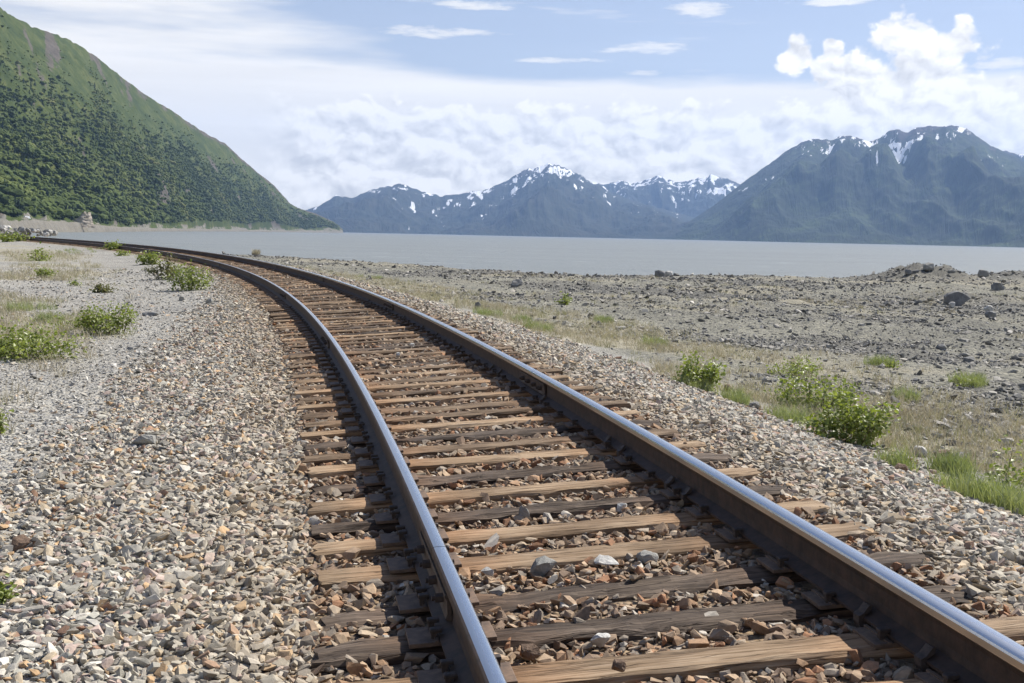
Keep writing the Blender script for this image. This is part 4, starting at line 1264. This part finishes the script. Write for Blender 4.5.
rock(412, 347, 5, 4, M_WHITEROCK, 'small white stone on the ties along the curve', 'stone', 70, on=z_ + .01, cat='stone')
rock(398, 356, 5, 4, M_WHITEROCK, 'second small white stone lower on the ties along the curve', 'stone', 71, on=z_ + .01, cat='stone')

# riprap bank where the line bends out of sight
rb = random.Random(4)
for k in range(90):
    px = rb.uniform(-30, 54)
    f = (px + 30) / 84
    top = 228 + 6 * max(0, f - .55) / .45
    py = rb.uniform(top, 236)
    w = rb.uniform(3, 6.5)
    rock(px, py, w, w * .6, rb.choice([M_GREYROCK, M_GREYROCK, M_WHITEROCK, M_DARKROCK]), 'rough grey riprap boulder in the bank at the far left bend', 'riprap_boulder', 900 + k, 16,
         dist=128 + rb.uniform(-3, 5), cat='boulder', group='riprap boulders at the far left bend')
# rock cut and the white van by the shore road
def cliff():
    p = at_dist(74, 226, float(hs(74)) + 34)
    bm = bmesh.new()
    rr = np.random.default_rng(8)
    W, Hc = 34.0, 14.0
    nx, nz = 26, 20
    g = []
    for i in range(nz):
        row = []
        for j in range(nx):
            a = j / (nx - 1); b = i / (nz - 1)
            xx = (a - .5) * W + (1 - a) * b * 17 - a * b * 3 + .4 * fbm(a * 6, b * 6, 3, 9); topz = Hc * (.45 + .60 * sstep(.0, .8, a)) * (1 + .25 * fbm(a * 5, a * 0, 3, 17))
            yy = 3 * b + 1.3 * fbm(a * 9, b * 7, 4, 5) - 5 * (1 - (2 * a - 1) ** 2)
            row.append(bm.verts.new((xx, yy, b * topz + .5 * fbm(a * 8, b * 8, 3, 6) - 3.5)))
        g.append(row)
    back = [bm.verts.new((v.co.x, v.co.y + 26, -3)) for v in g[-1]]
    g.append(back)
    for i in range(len(g) - 1):
        for j in range(nx - 1): bm.faces.new((g[i][j], g[i][j + 1], g[i + 1][j + 1], g[i + 1][j]))
    o = bm_obj('rock_cliff', bm, rock_mat('cut_rock_face', (.22, .19, .145), (.42, .37, .30), .25))
    o.location = (p[0], p[1], WATER_Z + 7.5); o.rotation_euler = (0, 0, .40)
    tag(o, 'pale bare rock cut above the shore road at the foot of the green hill', 'rock cliff')


cliff()


def van():
    d = float(hs(27)) + 27
    p = at_dist(27, 221, d)
    e = empty('van', (p[0], p[1], WATER_Z + 9.5), 1.1); tag(e, 'tiny white van on the shore road below the green hill', 'van')
    mw, N, L, B = mat('white_van_paint'); B.inputs['Base Color'].default_value = (.8, .8, .8, 1); B.inputs['Roughness'].default_value = .35
    md, N, L, B = mat('dark_van_glass'); B.inputs['Base Color'].default_value = (.03, .03, .035, 1); B.inputs['Roughness'].default_value = .1
    mt, N, L, B = mat('van_tyre_rubber'); B.inputs['Base Color'].default_value = (.02, .02, .02, 1)
    bm = bmesh.new()
    sec = [(-2.6, .5), (-2.6, 2.4), (-2.4, 2.55), (1.2, 2.55), (1.5, 2.4), (2.1, 1.45), (2.7, 1.2), (2.8, .5)]
    a = [bm.verts.new((x_, -.95, z_)) for x_, z_ in sec]; b = [bm.verts.new((x_, .95, z_)) for x_, z_ in sec]
    bm.faces.new(a); bm.faces.new(b[::-1])
    for i in range(len(sec)):
        j = (i + 1) % len(sec); bm.faces.new((a[i], b[i], b[j], a[j]))
    bmesh.ops.recalc_face_normals(bm, faces=bm.faces)
    bm_obj('body', bm, mw, e)
    bm = bmesh.new(); q = [(1.56, -.8, 2.36), (1.56, .8, 2.36), (2.12, .85, 1.52), (2.12, -.85, 1.52)]
    bm.faces.new([bm.verts.new(Vector(v) + Vector((.02, 0, .02))) for v in q]); bm_obj('windscreen', bm, md, e)
    for sx in (-1.7, 1.8):
        for sy in (-.85, .85):
            bm = bmesh.new(); add_cyl(bm, .36, .36, (sx, sy - .12, .36), (sx, sy + .12, .36), 16); bm_obj('wheel', bm, mt, e)


van()

# ================================================================== sky, sun, camera
SUN_AZ, SUN_EL = math.radians(50), math.radians(48)     # azimuth clockwise from the view axis (+Y)
w = bpy.data.worlds.new('World'); scene.world = w; w.use_nodes = True
w.cycles.sampling_method = 'MANUAL'; w.cycles.sample_map_resolution = 512
N, L = w.node_tree.nodes, w.node_tree.links
N.clear()
out = N.new('ShaderNodeOutputWorld')
sky = N.new('ShaderNodeTexSky'); sky.sky_type = 'NISHITA'; sky.sun_disc = False; sky.sun_elevation = SUN_EL; sky.sun_rotation = SUN_AZ
sky.air_density = 1.0; sky.dust_density = .6; sky.ozone_density = 1.0
tc = N.new('ShaderNodeTexCoord'); sp = N.new('ShaderNodeSeparateXYZ'); L.new(tc.outputs['Generated'], sp.inputs[0])


class E:
    """tiny expression builder over math nodes"""
    def __init__(s, k): s.k = k
    def __add__(a, b): return E(mth(N, L, 'ADD', a.k, getattr(b, 'k', b)))
    def __radd__(a, b): return a + b
    def __sub__(a, b): return E(mth(N, L, 'SUBTRACT', a.k, getattr(b, 'k', b)))
    def __rsub__(a, b): return E(mth(N, L, 'SUBTRACT', b, a.k))
    def __mul__(a, b): return E(mth(N, L, 'MULTIPLY', a.k, getattr(b, 'k', b)))
    __rmul__ = __mul__
    def max(a, b): return E(mth(N, L, 'MAXIMUM', a.k, getattr(b, 'k', b)))
    def min(a, b): return E(mth(N, L, 'MINIMUM', a.k, getattr(b, 'k', b)))
    def sm(a, lo, hi):
        m_ = N.new('ShaderNodeMapRange'); m_.interpolation_type = 'SMOOTHSTEP'
        L.new(a.k, m_.inputs[0])
        for i_, v_ in ((1, lo), (2, hi)):
            if isinstance(v_, E): L.new(v_.k, m_.inputs[i_])
            else: m_.inputs[i_].default_value = v_
        m_.inputs[3].default_value = 0; m_.inputs[4].default_value = 1
        return E(m_.outputs[0])


def vec(x, y, z=0.0):
    c = N.new('ShaderNodeCombineXYZ')
    for i_, v_ in enumerate((x, y, z)):
        if isinstance(v_, E): L.new(v_.k, c.inputs[i_])
        else: c.inputs[i_].default_value = v_
    return c.outputs[0]


def nz(x, y, z=0.0, detail=6, rough=.58, dist=0.0):
    n_ = noise_node(N, L, 1.0, detail, rough, vec(x, y, z), dist)
    return E(n_.outputs[0])


dx, dy, dz_ = E(sp.outputs[0]), E(sp.outputs[1]), E(sp.outputs[2])
U = E(mth(N, L, 'ARCTAN2', dx.k, dy.k))
W = E(mth(N, L, 'ARCSINE', dz_.k))


def sky_pos(px, py):
    r_ = ray(px, py); r_ = r_ / np.linalg.norm(r_)
    return math.atan2(r_[0], r_[1]), math.asin(r_[2])


# high sheet of cloud with its edge above the mountains, loosening to a veil on the left
left = (U * -1.0).sm(.02, .36)
edge = E(mth(N, L, 'MULTIPLY_ADD', left.k, .060, .136))
n_edge = nz(U * 5, W * 42, 1.7, 4, .6)
tt = edge + (n_edge - .5) * E(mth(N, L, 'MULTIPLY_ADD', left.k, .20, .022)) - W
sheet = tt.sm(E(mth(N, L, 'MULTIPLY_ADD', left.k, -.06, -.0035)), E(mth(N, L, 'MULTIPLY_ADD', left.k, .05, .008)))
# thin streaks higher up
streak = nz(U * 4.2 + W * 3, W * 46, 5.1, 4, .62).sm(.50, .72) * (.30 + .70 * (U * -1.0).sm(-.35, .15)) * W.sm(.10, .14) * W.sm(.38, .24)
wisps = None
wn = (nz(U * 30, W * 150, 4.4, 4, .65) - .5) * 3.2
for px, py, rx, ry in ((652, 48, 62, 7), (645, 73, 26, 4), (700, 9, 34, 9), (478, 5, 60, 6), (830, 2, 50, 5), (1010, 62, 36, 8), (560, 60, 60, 4), (440, 32, 70, 7)):
    cu, cw = sky_pos(px, py)
    q = ((U - cu) * (FPX / rx)); r_ = ((W - cw) * (FPX / ry))
    g = (1.0 - q * q - r_ * r_) + wn
    g = g.sm(-.1, 1.4) * .85
    wisps = g if wisps is None else wisps.max(g)
veil = .02 + W.sm(.34, .18) * .16 + W.sm(.25, .02) * .10
# heaped clouds: rows of billows, bright on top and grey underneath
wob = nz(U * 22, W * 30, 3.3, 3, .55)
wob2 = nz(U * 22, W * 30, 9.3, 3, .55)


def billow(du, dw, k):
    v_ = N.new('ShaderNodeTexVoronoi'); v_.voronoi_dimensions = '2D'; v_.feature = 'F1'; v_.inputs['Scale'].default_value = 1.0
    v_.inputs['Detail'].default_value = 3.0; v_.inputs['Roughness'].default_value = .48; v_.inputs['Lacunarity'].default_value = 2.3; v_.normalize = True
    L.new(vec((U + du + (wob - .5) * .030) * k, (W + dw + (wob2 - .5) * .022) * (k * 1.45)), v_.inputs['Vector'])
    return 1.0 - E(v_.outputs['Distance'])


P0 = billow(0, 0, 25.0); P1 = billow(.004, .0062, 25.0)
lightside = (P0 - P1) * 1.45
fade = U.sm(-.24, -.15)


def row(base, amp, f, z_, lo):
    e_ = (nz(U * f, z_, 0.0, 3, .5) - .5) * amp + base
    d_ = e_ + (P0 - .62) * .055 - W
    m_ = d_.sm(-.001, .007) * fade
    tone = 1.0 - d_.sm(.004, .046) * (1.0 - lo)
    return m_, tone + lightside


m1, t1 = row(.112, .060, 9.0, 2.0, .86)
m2, t2 = row(.082, .060, 13.0, 7.0, .84)
m3, t3 = row(.054, .040, 11.0, 12.0, .86)
# the tall cumulus above the right massif
big = None
for px, py, r_ in ((920, 72, 46), (884, 86, 34), (952, 44, 24), (922, 44, 26), (798, 54, 19), (832, 47, 12), (824, 68, 16), (950, 96, 44), (868, 104, 46), (845, 78, 20), (900, 118, 60), (985, 118, 40)):
    cu, cw = sky_pos(px, py)
    q = (U - cu) * (FPX / r_); s_ = (W - cw) * (FPX / r_)
    g = 1.0 - E(mth(N, L, 'SQRT', (q * q + s_ * s_).k))
    big = g if big is None else big.max(g)
pb = nz(U * 40, W * 48, 6.6, 4, .55)
bd = big + (P0 - .66) * 1.3 + (pb - .5) * 1.1 + (wob - .5) * 1.5
bigm = bd.sm(-.03, .26)
# brightness of each cloud kind
sheet_b = .86 + (nz(U * 3, W * 60, 2.2, 3, .6) - .5) * .22
big_b = .90 + lightside * .9 + (W - .165) * 1.0


def mixe(f, a, b): return a + (b - a) * f


bright = mixe(bigm, sheet_b, big_b)
for m_, t_ in ((m1, t1), (m2, t2), (m3, t3)): bright = mixe(m_, bright, t_ * .93)
bright = bright.max(.45).min(1.0)
heap = m1.max(m2).max(m3)
clear = (1.0 - sheet) * (1.0 - heap) * (1.0 - bigm)
thin = (streak * .75).max(wisps).max(veil)
mask = 1.0 - clear * (1.0 - thin)
bgs = N.new('ShaderNodeBackground'); bgs.inputs['Strength'].default_value = SKY_STRENGTH = .05
L.new(mixc(N, L, 1.0, sky.outputs[0], (1.24, 1.22, 1.36), 'MULTIPLY'), bgs.inputs[0])
bgc = N.new('ShaderNodeBackground')
cc = N.new('ShaderNodeCombineColor'); cc.inputs[0].default_value = 1
L.new(bright.k, cc.inputs[0]); L.new((bright * .955).k, cc.inputs[1]); L.new((bright * .875).k, cc.inputs[2])
L.new(cc.outputs[0], bgc.inputs[0]); bgc.inputs['Strength'].default_value = CLOUD = .91
ms = N.new('ShaderNodeMixShader'); L.new(mask.k, ms.inputs[0]); L.new(bgs.outputs[0], ms.inputs[1]); L.new(bgc.outputs[0], ms.inputs[2])
L.new(ms.outputs[0], out.inputs[0])

sd = bpy.data.lights.new('sun', 'SUN'); sd.energy = 5.0; sd.angle = math.radians(.53); sd.color = (1, .945, .865)
so_ = link(bpy.data.objects.new('sun', sd))
dv = Vector((math.cos(SUN_EL) * math.sin(SUN_AZ), math.cos(SUN_EL) * math.cos(SUN_AZ), math.sin(SUN_EL)))
so_.rotation_euler = dv.to_track_quat('Z', 'Y').to_euler(); so_.location = (0, 0, 30)

cd = bpy.data.cameras.new('camera'); cd.sensor_width = 36; cd.lens = FPX * 36 / 1024; cd.clip_start = .05; cd.clip_end = 90000
co = link(bpy.data.objects.new('camera', cd)); co.location = (0, 0, CAMZ)
co.rotation_euler = (Matrix.Rotation(PI / 2 - PITCH, 4, 'X') @ Matrix.Rotation(ROLL, 4, 'Z')).to_euler()
scene.camera = co

scene.render.engine = 'CYCLES'
cy = scene.cycles
cy.use_denoising = True; cy.max_bounces = 6; cy.diffuse_bounces = 3; cy.glossy_bounces = 3; cy.transmission_bounces = 3; cy.volume_bounces = 0; cy.transparent_max_bounces = 4
cy.use_adaptive_sampling = True; cy.adaptive_threshold = .02; cy.caustics_reflective = False; cy.caustics_refractive = False
vs_ = scene.view_settings; vs_.view_transform = 'Standard'; vs_.look = 'None'; vs_.exposure = 0.66; vs_.gamma = 1.0; vs_.use_curve_mapping = False
